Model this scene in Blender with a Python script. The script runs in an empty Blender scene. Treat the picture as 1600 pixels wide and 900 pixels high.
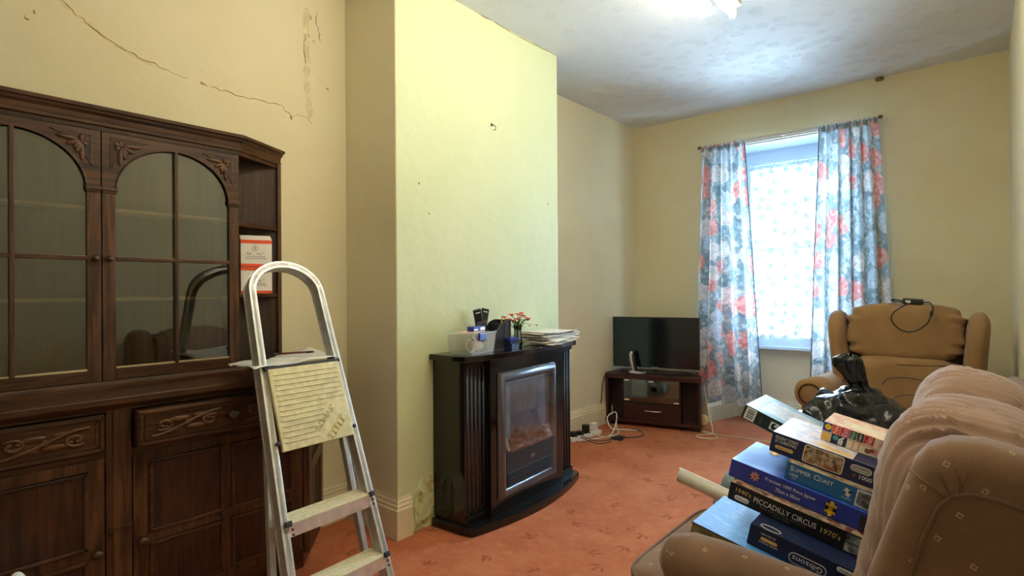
import bpy, bmesh, math, random
from mathutils import Vector, Matrix, noise as mnoise
random.seed(7)
PI = math.pi
scene = bpy.context.scene
col = scene.collection

# ------------------------------------------------------------------ camera, world, light
CAM_F, CAM_YAW, CAM_PITCH, CAM_ROLL = 862.46, 0.704, 0.0024, -0.0067
cf = Vector((-math.sin(CAM_YAW)*math.cos(CAM_PITCH), math.cos(CAM_YAW)*math.cos(CAM_PITCH), math.sin(CAM_PITCH)))
cr = Vector((math.cos(CAM_YAW), math.sin(CAM_YAW), 0)); cu = cr.cross(cf)
cr2 = cr*math.cos(CAM_ROLL) + cu*math.sin(CAM_ROLL); cu2 = -cr*math.sin(CAM_ROLL) + cu*math.cos(CAM_ROLL)
cam_data = bpy.data.cameras.new('camera'); cam_data.sensor_width = 36.0; cam_data.lens = CAM_F/1600*36
cam_data.clip_start = 0.02
cam = bpy.data.objects.new('camera', cam_data); col.objects.link(cam)
mw = Matrix((cr2, cu2, -cf)).transposed().to_4x4(); mw.translation = Vector((0, 0, 1.28)); cam.matrix_world = mw
scene.camera = cam

world = bpy.data.worlds.new('world'); scene.world = world; world.use_nodes = True
wbg = world.node_tree.nodes['Background']; wbg.inputs[0].default_value = (0.55, 0.77, 1.0, 1); wbg.inputs[1].default_value = 3.0
TUBE_STRENGTH = 76.0
TUBE_COLOR = (1.0, 0.90, 0.68, 1)
day_data = bpy.data.lights.new('window_daylight', 'AREA'); day_data.shape = 'RECTANGLE'; day_data.size = 1.07; day_data.size_y = 1.85
day_data.energy = 540.0; day_data.color = (0.52, 0.77, 1.0)
day = bpy.data.objects.new('window_daylight', day_data); col.objects.link(day)
day.location = (-1.34, 5.70, 1.658); day.rotation_euler = (-PI/2, 0, 0)      # overcast sky filling the window opening
vs = scene.view_settings; vs.view_transform = 'Standard'; vs.look = 'None'; vs.gamma = 1.0; vs.use_curve_mapping = False
vs.exposure = 0.12

# ------------------------------------------------------------------ material helpers
class NT:
    def __init__(s, name):
        s.m = bpy.data.materials.new(name); s.m.use_nodes = True
        s.t = s.m.node_tree; s.b = s.t.nodes['Principled BSDF']; s.o = s.t.nodes['Material Output']
    def n(s, kind, **kw):
        x = s.t.nodes.new(kind)
        for k, v in kw.items(): setattr(x, k, v)
        return x
    def put(s, sock, v):
        if isinstance(v, bpy.types.NodeSocket): s.t.links.new(v, sock)
        elif v is not None:
            if hasattr(sock, 'default_value') and not isinstance(sock.default_value, (int, float)) and isinstance(v, (tuple, list)) and len(v) == 3 and len(sock.default_value) == 4: v = (*v, 1)
            sock.default_value = v
    def math(s, op, a, b=None, c=None):
        x = s.n('ShaderNodeMath', operation=op)
        for i, v in enumerate((a, b, c)):
            if v is not None: s.put(x.inputs[i], v)
        return x.outputs[0]
    def vm(s, op, a, b=None):
        x = s.n('ShaderNodeVectorMath', operation=op); s.put(x.inputs[0], a)
        if b is not None: s.put(x.inputs[1], b)
        return x.outputs[1] if op in ('LENGTH', 'DOT_PRODUCT', 'DISTANCE') else x.outputs[0]
    def mix(s, f, a, b, blend='MIX'):
        x = s.n('ShaderNodeMix', data_type='RGBA', blend_type=blend)
        s.put(x.inputs[0], f); s.put(x.inputs[6], a); s.put(x.inputs[7], b); return x.outputs[2]
    def ramp(s, f, stops, interp='LINEAR'):
        x = s.n('ShaderNodeValToRGB'); x.color_ramp.interpolation = interp; e = x.color_ramp.elements
        while len(e) < len(stops): e.new(0.5)
        for i, (p, c) in enumerate(stops): e[i].position = p; e[i].color = (*c, 1) if len(c) == 3 else c
        s.put(x.inputs[0], f); return x.outputs[0]
    def step(s, f, lo, hi):
        x = s.n('ShaderNodeMapRange', interpolation_type='SMOOTHSTEP'); s.put(x.inputs[0], f)
        x.inputs[1].default_value = lo; x.inputs[2].default_value = hi; return x.outputs[0]
    def uv(s): return s.n('ShaderNodeTexCoord').outputs['UV']
    def ob(s): return s.n('ShaderNodeTexCoord').outputs['Object']
    def sc(s, v, scale, loc=(0, 0, 0), rot=(0, 0, 0)):
        x = s.n('ShaderNodeMapping'); s.put(x.inputs[0], v); x.inputs[3].default_value = scale if isinstance(scale, tuple) else (scale,)*3
        x.inputs[1].default_value = loc; x.inputs[2].default_value = rot; return x.outputs[0]
    def noise(s, v, scale=5, detail=3, rough=.55, dist=0):
        x = s.n('ShaderNodeTexNoise'); s.put(x.inputs['Vector'], v); x.inputs['Scale'].default_value = scale
        x.inputs['Detail'].default_value = detail; x.inputs['Roughness'].default_value = rough; x.inputs['Distortion'].default_value = dist
        return x.outputs[0]
    def noisec(s, v, scale=5, detail=3):
        x = s.n('ShaderNodeTexNoise'); s.put(x.inputs['Vector'], v); x.inputs['Scale'].default_value = scale; x.inputs['Detail'].default_value = detail
        return x.outputs[1]
    def voro(s, v, scale=5, rnd=1.0, dim='2D', feature='F1'):
        x = s.n('ShaderNodeTexVoronoi', voronoi_dimensions=dim, feature=feature); s.put(x.inputs['Vector'], v); x.inputs['Scale'].default_value = scale
        x.inputs['Randomness'].default_value = rnd; return x
    def bump(s, h, strength=.3, dist=.01):
        x = s.n('ShaderNodeBump'); s.put(x.inputs['Height'], h); x.inputs['Strength'].default_value = strength; x.inputs['Distance'].default_value = dist
        s.t.links.new(x.outputs[0], s.b.inputs['Normal'])
    def base(s, color=None, rough=None, metal=None, spec=None, **kw):
        if color is not None: s.put(s.b.inputs['Base Color'], color)
        if rough is not None: s.put(s.b.inputs['Roughness'], rough)
        if metal is not None: s.put(s.b.inputs['Metallic'], metal)
        if spec is not None: s.put(s.b.inputs['Specular IOR Level'], spec)
        for k, v in kw.items(): s.put(s.b.inputs[k], v)
        return s.m

def srgb(r, g, b):
    f = lambda c: (c/255/12.92) if c/255 <= .04045 else ((c/255+.055)/1.055)**2.4
    return (f(r), f(g), f(b))
def plain(name, c, rough=.5, metal=0, var=.12, vscale=30, bump=0, bscale=80, spec=None, **kw):
    t = NT(name); v = t.ob(); nz = t.noise(v, vscale, 4)
    dark = tuple(x*(1-var) for x in c); lite = tuple(min(1, x*(1+var)) for x in c)
    if bump: t.bump(t.noise(v, bscale, 4), bump, .005)
    return t.base(t.mix(t.step(nz, .3, .7), dark, lite), rough, metal, spec, **kw)

def wall_paint(name, c, stain=.06, warm=None):
    t = NT(name); v = t.ob()
    big = t.noise(v, 1.3, 5, .6); fine = t.noise(v, 60, 3); blot = t.noise(v, 6, 6, .65)
    c2 = tuple(x*(1-stain*2) for x in c)
    colr = t.mix(t.step(big, .35, .75), c, warm or c2)
    colr = t.mix(t.math('MULTIPLY', t.step(blot, .62, .75), .35), colr, tuple(x*.86 for x in c))
    h = t.math('ADD', t.math('MULTIPLY', big, 3.0), t.math('MULTIPLY', fine, .12)); h = t.math('ADD', h, t.math('MULTIPLY', blot, .7))
    t.bump(h, .35, .012)
    return t.base(colr, .62, 0, .35)

def m_ceiling():
    t = NT('ceiling_artex'); v = t.ob()
    vo = t.voro(v, 9.5, 1.0, '3D'); d = vo.outputs['Distance']
    msk = t.math('SUBTRACT', 1.0, t.step(d, .30, .52))
    h = t.math('MULTIPLY', msk, t.step(t.noise(v, 75, 2, .5, 1.2), .45, .62))
    h = t.math('ADD', h, t.math('MULTIPLY', t.noise(v, 2.2, 4), .5))
    t.bump(h, .55, .008)
    return t.base((.76, .75, .735), .8, 0, .2)

def m_carpet():
    t = NT('carpet_terracotta'); uv = t.ob()
    warm = t.n('ShaderNodeVectorMath', operation='ADD'); t.put(warm.inputs[0], uv)
    vo = t.voro(uv, 4.3, .8, '2D')
    loc = t.vm('SUBTRACT', uv, vo.outputs['Position'])
    ang = t.math('MULTIPLY', t.n('ShaderNodeSeparateColor').outputs[0], 1)
    sepc = t.n('ShaderNodeSeparateColor'); t.put(sepc.inputs[0], vo.outputs['Color'])
    ang = t.math('MULTIPLY', sepc.outputs[0], 6.283)
    masks = None
    for da, L in ((0, .085), (.85, .062), (-.70, .070)):
        r = t.n('ShaderNodeVectorRotate', rotation_type='Z_AXIS'); t.put(r.inputs['Vector'], loc); t.put(r.inputs['Angle'], t.math('ADD', ang, da))
        sx = t.n('ShaderNodeSeparateXYZ'); t.put(sx.inputs[0], r.outputs[0])
        x, y = sx.outputs[0], sx.outputs[1]
        xs = t.math('DIVIDE', x, L)
        wid = t.math('MULTIPLY', t.math('MULTIPLY', xs, t.math('SUBTRACT', 1.0, xs)), .036)
        inside = t.step(t.math('SUBTRACT', wid, t.math('ABSOLUTE', y)), -.0012, .0022)
        rng = t.math('MULTIPLY', t.math('GREATER_THAN', xs, .12), t.math('LESS_THAN', xs, 1.0))
        mm = t.math('MULTIPLY', inside, rng)
        masks = mm if masks is None else t.math('MAXIMUM', masks, mm)
    masks = t.math('MULTIPLY', masks, t.step(t.noise(uv, 34, 3), .36, .58))
    masks = t.math('MULTIPLY', masks, t.math('GREATER_THAN', sepc.outputs[1], .25))
    pile = t.noise(uv, 260, 3, .7); mid = t.noise(uv, 22, 5, .7); big = t.noise(uv, 1.6, 5, .62)
    c = t.mix(t.step(big, .35, .68), srgb(172, 97, 64), srgb(196, 123, 84))
    c = t.mix(t.math('MULTIPLY', t.step(mid, .45, .75), .5), c, srgb(206, 134, 102))
    c = t.mix(t.math('MULTIPLY', t.step(pile, .35, .75), .45), c, srgb(150, 78, 56))
    c = t.mix(t.math('MULTIPLY', masks, .5), c, srgb(104, 48, 36))
    h = t.math('ADD', t.math('MULTIPLY', pile, .6), t.math('MULTIPLY', mid, .5)); h = t.math('SUBTRACT', h, t.math('MULTIPLY', masks, .7))
    t.bump(h, .6, .006)
    return t.base(c, .95, 0, .1)

def m_wood(name, dark, lite, axis='Z', rough=.35, scale=1.0, red=None):
    t = NT(name); v = t.ob()
    s = {'Z': (14, 14, 1.1), 'Y': (14, 1.1, 14), 'X': (1.1, 14, 14)}[axis]
    vv = t.sc(v, tuple(x*scale for x in s))
    g = t.noise(vv, 3.2, 6, .65, .6); g2 = t.noise(v, 2.3, 4, .6)
    f = t.step(t.math('ADD', t.math('MULTIPLY', g, .75), t.math('MULTIPLY', g2, .3)), .36, .72)
    c = t.mix(f, dark, lite)
    if red: c = t.mix(t.math('MULTIPLY', t.step(t.noise(v, 3.5, 5, .7), .55, .75), .7), c, red)
    t.bump(g, .18, .004)
    return t.base(c, t.math('ADD', t.math('MULTIPLY', g2, .25), rough-.12), 0, .4)

def m_fabric(name, c, c2, scale=1.0, motif=None, rib=0, sheen=.22):
    t = NT(name); v = t.uv(); o = t.ob()
    fz = t.noise(o, 260*scale, 3, .7); bz = t.noise(o, 4, 5, .6)
    colr = t.mix(t.step(bz, .35, .7), c, c2)
    colr = t.mix(t.math('MULTIPLY', t.step(fz, .4, .75), .30), colr, tuple(x*.6 for x in c))
    h = t.math('MULTIPLY', fz, .6)
    if rib:
        w = t.n('ShaderNodeTexWave', wave_type='BANDS', bands_direction='X'); t.put(w.inputs['Vector'], v); w.inputs['Scale'].default_value = rib; w.inputs['Distortion'].default_value = 1.5; w.inputs['Detail'].default_value = 2; w.inputs['Detail Scale'].default_value = 1.5
        h = t.math('ADD', h, t.math('MULTIPLY', w.outputs[1], .7))
        colr = t.mix(t.math('MULTIPLY', t.math('SUBTRACT', 1.0, w.outputs[1]), .35), colr, tuple(x*.55 for x in c))
    if motif:
        vr = t.sc(v, 1.0, rot=(0, 0, .6)); vo = t.voro(vr, 14.5, .12, '2D'); loc = t.vm('SUBTRACT', vr, vo.outputs['Position'])
        r = t.n('ShaderNodeVectorRotate', rotation_type='Z_AXIS'); t.put(r.inputs['Vector'], loc); r.inputs['Angle'].default_value = .6
        sx = t.n('ShaderNodeSeparateXYZ'); t.put(sx.inputs[0], r.outputs[0])
        ds = t.math('ADD', t.math('ABSOLUTE', sx.outputs[0]), t.math('ABSOLUTE', sx.outputs[1]))
        ring = t.math('MULTIPLY', t.step(ds, .0035, .0045), t.math('SUBTRACT', 1.0, t.step(ds, .0062, .0075)))
        ring = t.math('MULTIPLY', ring, t.step(t.noise(v, 300, 1), .35, .5))
        sepc = t.n('ShaderNodeSeparateColor'); t.put(sepc.inputs[0], vo.outputs['Color'])
        ring = t.math('MULTIPLY', ring, t.math('GREATER_THAN', sepc.outputs[0], .35))
        colr = t.mix(t.math('MULTIPLY', ring, .6), colr, motif)
    t.bump(h, .35, .003)
    m = t.base(colr, .9, 0, .15)
    t.b.inputs['Sheen Weight'].default_value = sheen; t.b.inputs['Sheen Roughness'].default_value = .45
    t.b.inputs['Sheen Tint'].default_value = (1, .95, .92, 1)
    return m

def m_curtain():
    t = NT('floral_curtain_cloth'); uv = t.uv()
    def wobble(scale, amp):
        k = t.n('ShaderNodeVectorMath', operation='SCALE'); t.put(k.inputs[0], t.noisec(uv, scale, 3)); k.inputs['Scale'].default_value = amp
        return t.vm('ADD', uv, k.outputs[0])
    w1 = wobble(11, .07); w2 = wobble(30, .03)
    small = t.voro(w2, 34, 1.0, '2D'); ss = t.n('ShaderNodeSeparateColor'); t.put(ss.inputs[0], small.outputs['Color'])
    se = t.voro(w2, 34, 1.0, '2D', 'DISTANCE_TO_EDGE').outputs['Distance']
    bgc = t.ramp(ss.outputs[0], [(0, srgb(128, 146, 150)), (.22, srgb(156, 170, 176)), (.42, srgb(190, 202, 208)), (.58, srgb(222, 218, 208)), (.70, srgb(140, 150, 142)), (.82, srgb(112, 130, 134)), (.93, srgb(196, 186, 156))], 'CONSTANT')
    cor = t.ramp(ss.outputs[1], [(0, srgb(224, 150, 142)), (.3, srgb(232, 172, 162)), (.6, srgb(240, 194, 184)), (.85, srgb(214, 130, 124))], 'CONSTANT')
    whi = t.ramp(ss.outputs[1], [(0, srgb(232, 228, 222)), (.3, srgb(220, 212, 202)), (.55, srgb(238, 216, 210)), (.85, srgb(206, 200, 194))], 'CONSTANT')
    blu = t.ramp(ss.outputs[1], [(0, srgb(198, 212, 222)), (.4, srgb(184, 200, 212)), (.75, srgb(214, 222, 228))], 'CONSTANT')
    big = t.voro(w1, 5.0, .85, '2D'); sb = t.n('ShaderNodeSeparateColor'); t.put(sb.inputs[0], big.outputs['Color'])
    fsel = sb.outputs[0]
    fc = t.mix(t.math('GREATER_THAN', fsel, .40), cor, whi); fc = t.mix(t.math('GREATER_THAN', fsel, .72), fc, blu)
    msk = t.math('SUBTRACT', 1.0, t.step(t.math('ADD', big.outputs['Distance'], t.math('MULTIPLY', t.math('SUBTRACT', ss.outputs[2], .5), .10)), .40, .43))
    soft = t.mix(t.step(t.noise(uv, 6, 3), .4, .65), srgb(150, 166, 172), srgb(196, 206, 212))
    bg = t.mix(.62, soft, bgc)
    c = t.mix(msk, bg, t.mix(.75, t.mix(t.math('GREATER_THAN', fsel, .40), srgb(228, 160, 152), srgb(224, 216, 210)), fc))
    line = t.math('SUBTRACT', 1.0, t.step(se, .03, .085))
    line = t.math('MULTIPLY', line, t.step(t.noise(uv, 18, 2), .42, .6))
    c = t.mix(t.math('MULTIPLY', line, .6), c, srgb(86, 94, 98))
    t.base(c, .85, 0, .1); t.bump(t.noise(uv, 400, 2), .15, .002)
    tr = t.n('ShaderNodeBsdfTranslucent'); t.put(tr.inputs[0], c)
    mx = t.n('ShaderNodeMixShader'); mx.inputs[0].default_value = .30
    t.t.links.new(t.b.outputs[0], mx.inputs[1]); t.t.links.new(tr.outputs[0], mx.inputs[2]); t.t.links.new(mx.outputs[0], t.o.inputs[0])
    return t.m

def m_net():
    t = NT('daisy_net_cloth'); uv = t.uv()
    vo = t.voro(uv, 9.0, .8, '2D'); loc = t.vm('SUBTRACT', uv, vo.outputs['Position'])
    sx = t.n('ShaderNodeSeparateXYZ'); t.put(sx.inputs[0], loc)
    th = t.math('ARCTAN2', sx.outputs[1], sx.outputs[0]); r = t.vm('LENGTH', loc)
    edge = t.math('ADD', .034, t.math('MULTIPLY', t.math('COSINE', t.math('MULTIPLY', th, 9)), .011))
    daisy = t.step(t.math('SUBTRACT', edge, r), -.001, .004)
    sepc = t.n('ShaderNodeSeparateColor'); t.put(sepc.inputs[0], vo.outputs['Color'])
    daisy = t.math('MULTIPLY', daisy, t.math('GREATER_THAN', sepc.outputs[0], .2))
    leafy = t.math('MULTIPLY', t.step(t.noise(uv, 42, 2, .5, .6), .60, .64), .25)
    dens = t.math('MAXIMUM', daisy, leafy)
    tp = t.n('ShaderNodeBsdfTransparent'); tl = t.n('ShaderNodeBsdfTranslucent'); tl.inputs[0].default_value = (.86, .92, .95, 1)
    df = t.n('ShaderNodeBsdfDiffuse'); df.inputs[0].default_value = (.74, .87, .93, 1)
    mesh_ = t.n('ShaderNodeMixShader'); mesh_.inputs[0].default_value = .25      # open weave
    t.t.links.new(tp.outputs[0], mesh_.inputs[1]); t.t.links.new(tl.outputs[0], mesh_.inputs[2])
    emb = t.n('ShaderNodeMixShader'); emb.inputs[0].default_value = .998          # embroidered flowers: nearly opaque thread
    t.t.links.new(tl.outputs[0], emb.inputs[1]); t.t.links.new(df.outputs[0], emb.inputs[2])
    mx = t.n('ShaderNodeMixShader'); t.put(mx.inputs[0], t.math('MULTIPLY', dens, .9995))
    t.t.links.new(mesh_.outputs[0], mx.inputs[1]); t.t.links.new(emb.outputs[0], mx.inputs[2]); t.t.links.new(mx.outputs[0], t.o.inputs[0])
    return t.m

def m_glass(name, tint=(1, 1, 1), refl=.08, rough=.02, k=1.3):
    t = NT(name)
    tp = t.n('ShaderNodeBsdfTransparent'); tp.inputs[0].default_value = (*tint, 1)
    gl = t.n('ShaderNodeBsdfGlossy'); gl.inputs['Roughness'].default_value = rough
    fr = t.n('ShaderNodeFresnel'); fr.inputs[0].default_value = 1.5
    mx = t.n('ShaderNodeMixShader'); t.put(mx.inputs[0], t.math('ADD', t.math('MULTIPLY', fr.outputs[0], k), refl*.3))
    t.t.links.new(tp.outputs[0], mx.inputs[1]); t.t.links.new(gl.outputs[0], mx.inputs[2]); t.t.links.new(mx.outputs[0], t.o.inputs[0])
    return t.m
def m_emit(name, c, s):
    t = NT(name); e = t.n('ShaderNodeEmission'); e.inputs[0].default_value = c; e.inputs[1].default_value = s
    t.t.links.new(e.outputs[0], t.o.inputs[0]); return t.m
def m_picture(name, cols, scale=14, stretch=(1, 1, 1), rough=.35):
    t = NT(name); v = t.sc(t.ob(), stretch)
    n1 = t.noise(v, scale, 5, .7, .5); vo = t.voro(v, scale*2.2, 1.0, '3D'); sp = t.n('ShaderNodeSeparateColor'); t.put(sp.inputs[0], vo.outputs['Color'])
    f = t.math('ADD', t.math('MULTIPLY', n1, .65), t.math('MULTIPLY', sp.outputs[0], .35))
    k = len(cols); stops = [(.25+.5*i/(k-1), c) for i, c in enumerate(cols)]
    return t.base(t.ramp(f, stops), rough, 0, .5)

def m_bag():
    t = NT('black_bin_bag_film'); v = t.ob(); w = t.n('ShaderNodeVectorMath', operation='ADD'); t.put(w.inputs[0], v)
    k = t.n('ShaderNodeVectorMath', operation='SCALE'); t.put(k.inputs[0], t.noisec(v, 7, 3)); k.inputs['Scale'].default_value = .16; t.put(w.inputs[1], k.outputs[0])
    h = None
    for sc, am in ((7, 1.0), (16, .4)):
        e = t.voro(w.outputs[0], sc, 1.0, '3D').outputs['Distance']; q = t.math('MULTIPLY', e, am); h = q if h is None else t.math('ADD', h, q)
    t.bump(h, .55, .03)
    return t.base((.005, .005, .006), .24, 0, .35)
def m_milky():
    t = NT('milky_clear_plastic'); tp = t.n('ShaderNodeBsdfTransparent'); tp.inputs[0].default_value = (.97, .97, .95, 1)
    t.base((.82, .82, .78), .25, 0, .5); mx = t.n('ShaderNodeMixShader'); mx.inputs[0].default_value = .24
    t.t.links.new(tp.outputs[0], mx.inputs[1]); t.t.links.new(t.b.outputs[0], mx.inputs[2]); t.t.links.new(mx.outputs[0], t.o.inputs[0]); return t.m
MAT = {
 'cream': wall_paint('wall_cream_paint', srgb(226, 217, 184), .05, srgb(220, 208, 170)),
 'cream2': wall_paint('wall_back_cream_paint', srgb(224, 213, 178), .05, srgb(216, 203, 164)),
 'green': wall_paint('wall_pale_green_paint', srgb(208, 214, 172), .03, srgb(201, 208, 165)),
 'ceiling': m_ceiling(), 'carpet': m_carpet(),
 'skirt': plain('cream_gloss_paint', srgb(226, 214, 178), .35, var=.05, vscale=12),
 'whitepaint': plain('white_gloss_paint', srgb(232, 234, 232), .35, var=.04, vscale=10),
 'winpaint_sky_tint': plain('white_gloss_sky_tint', srgb(206, 222, 236), .35, var=.03, vscale=10),  # blue daylight cast on the white window paint, put into its colour
 'crack': plain('crack_dark_plaster', srgb(158, 128, 80), .9, var=.3, vscale=40),
 'crack_soft': plain('crack_pale_plaster', srgb(219, 207, 168), .9, var=.12, vscale=25),
 'damp': plain('damp_stained_plaster', srgb(192, 186, 126), .9, var=.35, vscale=28, bump=.8, bscale=40),
 'damp2': plain('peeling_pale_paint', srgb(210, 216, 166), .8, var=.15, vscale=20, bump=.6, bscale=30),
 'oak_z': m_wood('dark_oak_upright', srgb(38, 22, 13), srgb(98, 63, 38), 'Z', .36),
 'oak_y': m_wood('dark_oak_rail', srgb(36, 21, 12), srgb(92, 58, 35), 'Y', .34),
 'oak_panel': m_wood('dark_oak_panel', srgb(32, 18, 11), srgb(74, 43, 26), 'Z', .4, red=srgb(78, 24, 18)),
 'oak_back': m_wood('oak_back_board', srgb(76, 64, 46), srgb(102, 86, 62), 'Z', .6),
 'oak_shelf': m_wood('pale_shelf_edge', srgb(176, 150, 110), srgb(204, 178, 138), 'Y', .5),
 'oak_in': m_wood('dark_oak_inside', srgb(30, 17, 10), srgb(66, 42, 26), 'Z', .55),
 'carve': m_wood('carved_oak', srgb(58, 34, 19), srgb(112, 74, 42), 'Y', .38),
 'cglass': m_glass('cabinet_glass', (.82, .82, .78), .16),
 'fireglass': m_glass('fire_glass', (.92, .92, .94), .05, .03, .35),
 'brass_old': plain('dark_old_brass', srgb(84, 66, 44), .42, .7, .2),
 'alu': plain('worn_aluminium', srgb(206, 204, 198), .38, .6, .12, 22, .15, 120),
 'alu_edge': plain('bright_aluminium', srgb(226, 224, 218), .36, .5, .1, 25),
 'alu_dark': plain('shaded_grey_aluminium', srgb(120, 120, 116), .4, .8, .12, 25),
 'tread': plain('painted_spattered_tread', srgb(224, 214, 184), .6, .1, .1, 60, .2, 90),
 'plate': plain('ribbed_platform_metal', srgb(206, 194, 150), .5, .35, .14, 35, .15, 90),
 'blackrub': plain('black_rubber', (.015, .015, .016), .6),
 'rust': plain('rusty_rivet', srgb(92, 54, 34), .7, .4),
 'gloss_black': plain('gloss_black_lacquer', (.006, .006, .007), .10, 0, .2, 8, spec=.6),
 'black_plas': plain('black_plastic', (.012, .012, .014), .38),
 'matt_black': plain('matt_black', (.016, .016, .018), .55),
 'black_leather': plain('black_leatherette', (.018, .019, .024), .45, bump=.3, bscale=200),
 'stitch': plain('grey_stitching', srgb(120, 118, 116), .7),
 'pewter': plain('pewter_frame_metal', srgb(112, 114, 122), .34, .75, .06),
 'chrome': plain('chrome', (.75, .75, .76), .15, 1.0, .03),
 'ash': plain('ash_coal', srgb(136, 128, 120), .9, 0, .45, 14, .6, 40),
 'log': plain('charred_log', srgb(84, 72, 64), .85, 0, .4, 18, .6, 60),
 'logend': plain('cut_log_end', srgb(212, 168, 108), .8, 0, .2, 20),
 'firebrick': plain('fire_back_panel', srgb(120, 120, 128), .7, 0, .3, 5),
 'mahog': m_wood('dark_mahogany_laminate', srgb(46, 20, 18), srgb(66, 30, 26), 'X', .32),
 'mahog_in': m_wood('dark_mahogany_inside', srgb(30, 14, 13), srgb(44, 21, 19), 'Z', .45),
 'screen': plain('tv_screen_glass', (.007, .008, .011), .12, 0, .1, 3, spec=.6),
 'clear': m_glass('clear_glass', (.93, .95, .95), .1),
 'clearplas': m_milky(),
 'winglass': m_glass('window_glass', (.96, .98, 1.0), .1),
 'curtain': m_curtain(), 'net': m_net(),
 'hem': plain('dark_curtain_edge', srgb(84, 84, 110), .8),
 'sofa': m_fabric('taupe_velour', srgb(112, 86, 67), srgb(130, 102, 80), motif=srgb(212, 186, 150)),
 'sofa_cush': m_fabric('taupe_velour_cushion', srgb(142, 114, 98), srgb(162, 134, 118)),
 'pipe': m_fabric('taupe_piping', srgb(98, 74, 57), srgb(116, 90, 70)),
 'chair': m_fabric('tan_corduroy', srgb(154, 120, 82), srgb(174, 138, 98), rib=95),
 'chair_seam': plain('dark_seam', srgb(70, 46, 28), .9),
 'bag': m_bag(),
 'white_plas': plain('white_plastic', srgb(232, 230, 222), .4, var=.03),
 'cream_plas': plain('cream_plastic', srgb(226, 216, 186), .45, var=.05),
 'silver': plain('silver_plastic', srgb(200, 202, 206), .3, .5, .04),
 'paper': plain('white_paper', srgb(232, 228, 216), .8, 0, .05, 30),
 'newsprint': m_picture('folded_newsprint', [srgb(240, 236, 226), srgb(226, 222, 214), srgb(236, 232, 224), srgb(170, 168, 166)], 26),
 'polythene': plain('crumpled_white_polythene', srgb(226, 226, 218), .4, 0, .08, 14, .5, 25),
 'blueplas': plain('royal_blue_plastic', srgb(34, 54, 150), .35),
 'bluecard': plain('blue_card', srgb(44, 60, 150), .5),
 'kraft': plain('pale_pink_card', srgb(232, 196, 168), .7),
 'pencil': plain('pencil_orange', srgb(206, 138, 62), .5),
 'stem': plain('green_stem', srgb(92, 130, 48), .6, 0, .25),
 'petal': plain('pink_petal', srgb(240, 110, 110), .6, 0, .2, 60),
 'petal2': plain('pale_pink_petal', srgb(250, 176, 160), .6, 0, .15, 60),
 'petal3': plain('coral_petal', srgb(232, 86, 66), .6, 0, .2, 60),
 'honey': plain('amber_pebbles', srgb(150, 104, 40), .25, 0, .3, 60),
 'orange': plain('orange_print', srgb(236, 84, 40), .5, 0, .03),
 'whitecard': plain('white_card', srgb(238, 232, 222), .55, 0, .03),
 'ink': plain('black_ink', (.02, .02, .022), .6), 'greyink': plain('grey_ink', srgb(120, 116, 112), .6),
 'whiteink': plain('white_ink', srgb(240, 238, 232), .5, 0, .02), 'goldink': plain('gold_ink', srgb(226, 190, 112), .45, 0, .06),
 'yellowink': plain('yellow_ink', srgb(240, 196, 40), .5, 0, .03), 'redink': plain('red_ink', srgb(200, 40, 44), .5, 0, .04),
 'navy': plain('navy_card', srgb(22, 34, 78), .42, 0, .08), 'navy2': plain('deep_navy_card', srgb(14, 30, 70), .42, 0, .08),
 'royal': plain('royal_blue_card', srgb(40, 58, 160), .36, 0, .05), 'teal': plain('teal_card', srgb(40, 104, 158), .4, 0, .05),
 'blackcard': plain('black_card', srgb(16, 18, 16), .42, 0, .1), 'goldcard': plain('khaki_card', srgb(140, 124, 84), .5, 0, .06),
 'greencard': plain('dark_green_card', srgb(14, 40, 34), .45, 0, .08),
 'sky_pic': m_picture('blue_sea_print', [srgb(50, 120, 206), srgb(96, 156, 224), srgb(70, 136, 214), srgb(150, 194, 236)], 16, (1, 3, 1), .55),
 'royal_pic': m_picture('blue_haze_print', [srgb(46, 70, 180), srgb(56, 104, 204), srgb(88, 152, 226)], 4),
 'town_pic': m_picture('street_print', [srgb(30, 34, 40), srgb(120, 60, 52), srgb(196, 168, 140), srgb(90, 84, 60), srgb(228, 214, 190)], 26),
 'snow_pic': m_picture('snowy_print', [srgb(150, 180, 214), srgb(212, 200, 214), srgb(232, 226, 228), srgb(196, 150, 150)], 20),
 'beach_pic': m_picture('beach_print', [srgb(60, 90, 130), srgb(206, 188, 150), srgb(120, 70, 60), srgb(232, 226, 206)], 22),
 'grey_pic': m_picture('grey_print', [srgb(36, 40, 44), srgb(120, 124, 126), srgb(206, 208, 206)], 26),
 'harbour_pic': m_picture('pale_harbour_print', [srgb(150, 176, 200), srgb(196, 204, 218), srgb(222, 224, 232), srgb(170, 160, 180)], 16, (1, 2.5, 1)),
 'paleblue': plain('pale_blue_card', srgb(140, 182, 214), .35, 0, .06), 'sweet_pic': m_picture('sweet_wrapper_print', [srgb(244, 214, 170), srgb(240, 176, 160), srgb(250, 232, 206), srgb(214, 120, 120)], 18),
 'green2': plain('green_print', srgb(30, 96, 56), .5, 0, .05), 'pinkink': plain('pink_print', srgb(214, 60, 110), .5), 'creamink': plain('cream_print', srgb(240, 228, 200), .5, 0, .04),
 'tealink': plain('teal_print', srgb(70, 160, 180), .5), 'brownink': plain('brown_print', srgb(150, 78, 60), .5),
 'barcode': None, 'cork': plain('brass_finial', srgb(120, 84, 56), .4, .5),
 'railwhite': plain('curtain_track_white', srgb(214, 208, 200), .45, 0, .05),
 'ext_wall': plain('outside_brick_wall', (.05, .05, .048), .9), 'ext_ground': plain('outside_paving', srgb(205, 205, 202), .9),
 'tube': m_emit('lit_fluorescent_tube', TUBE_COLOR, TUBE_STRENGTH),
}
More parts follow.
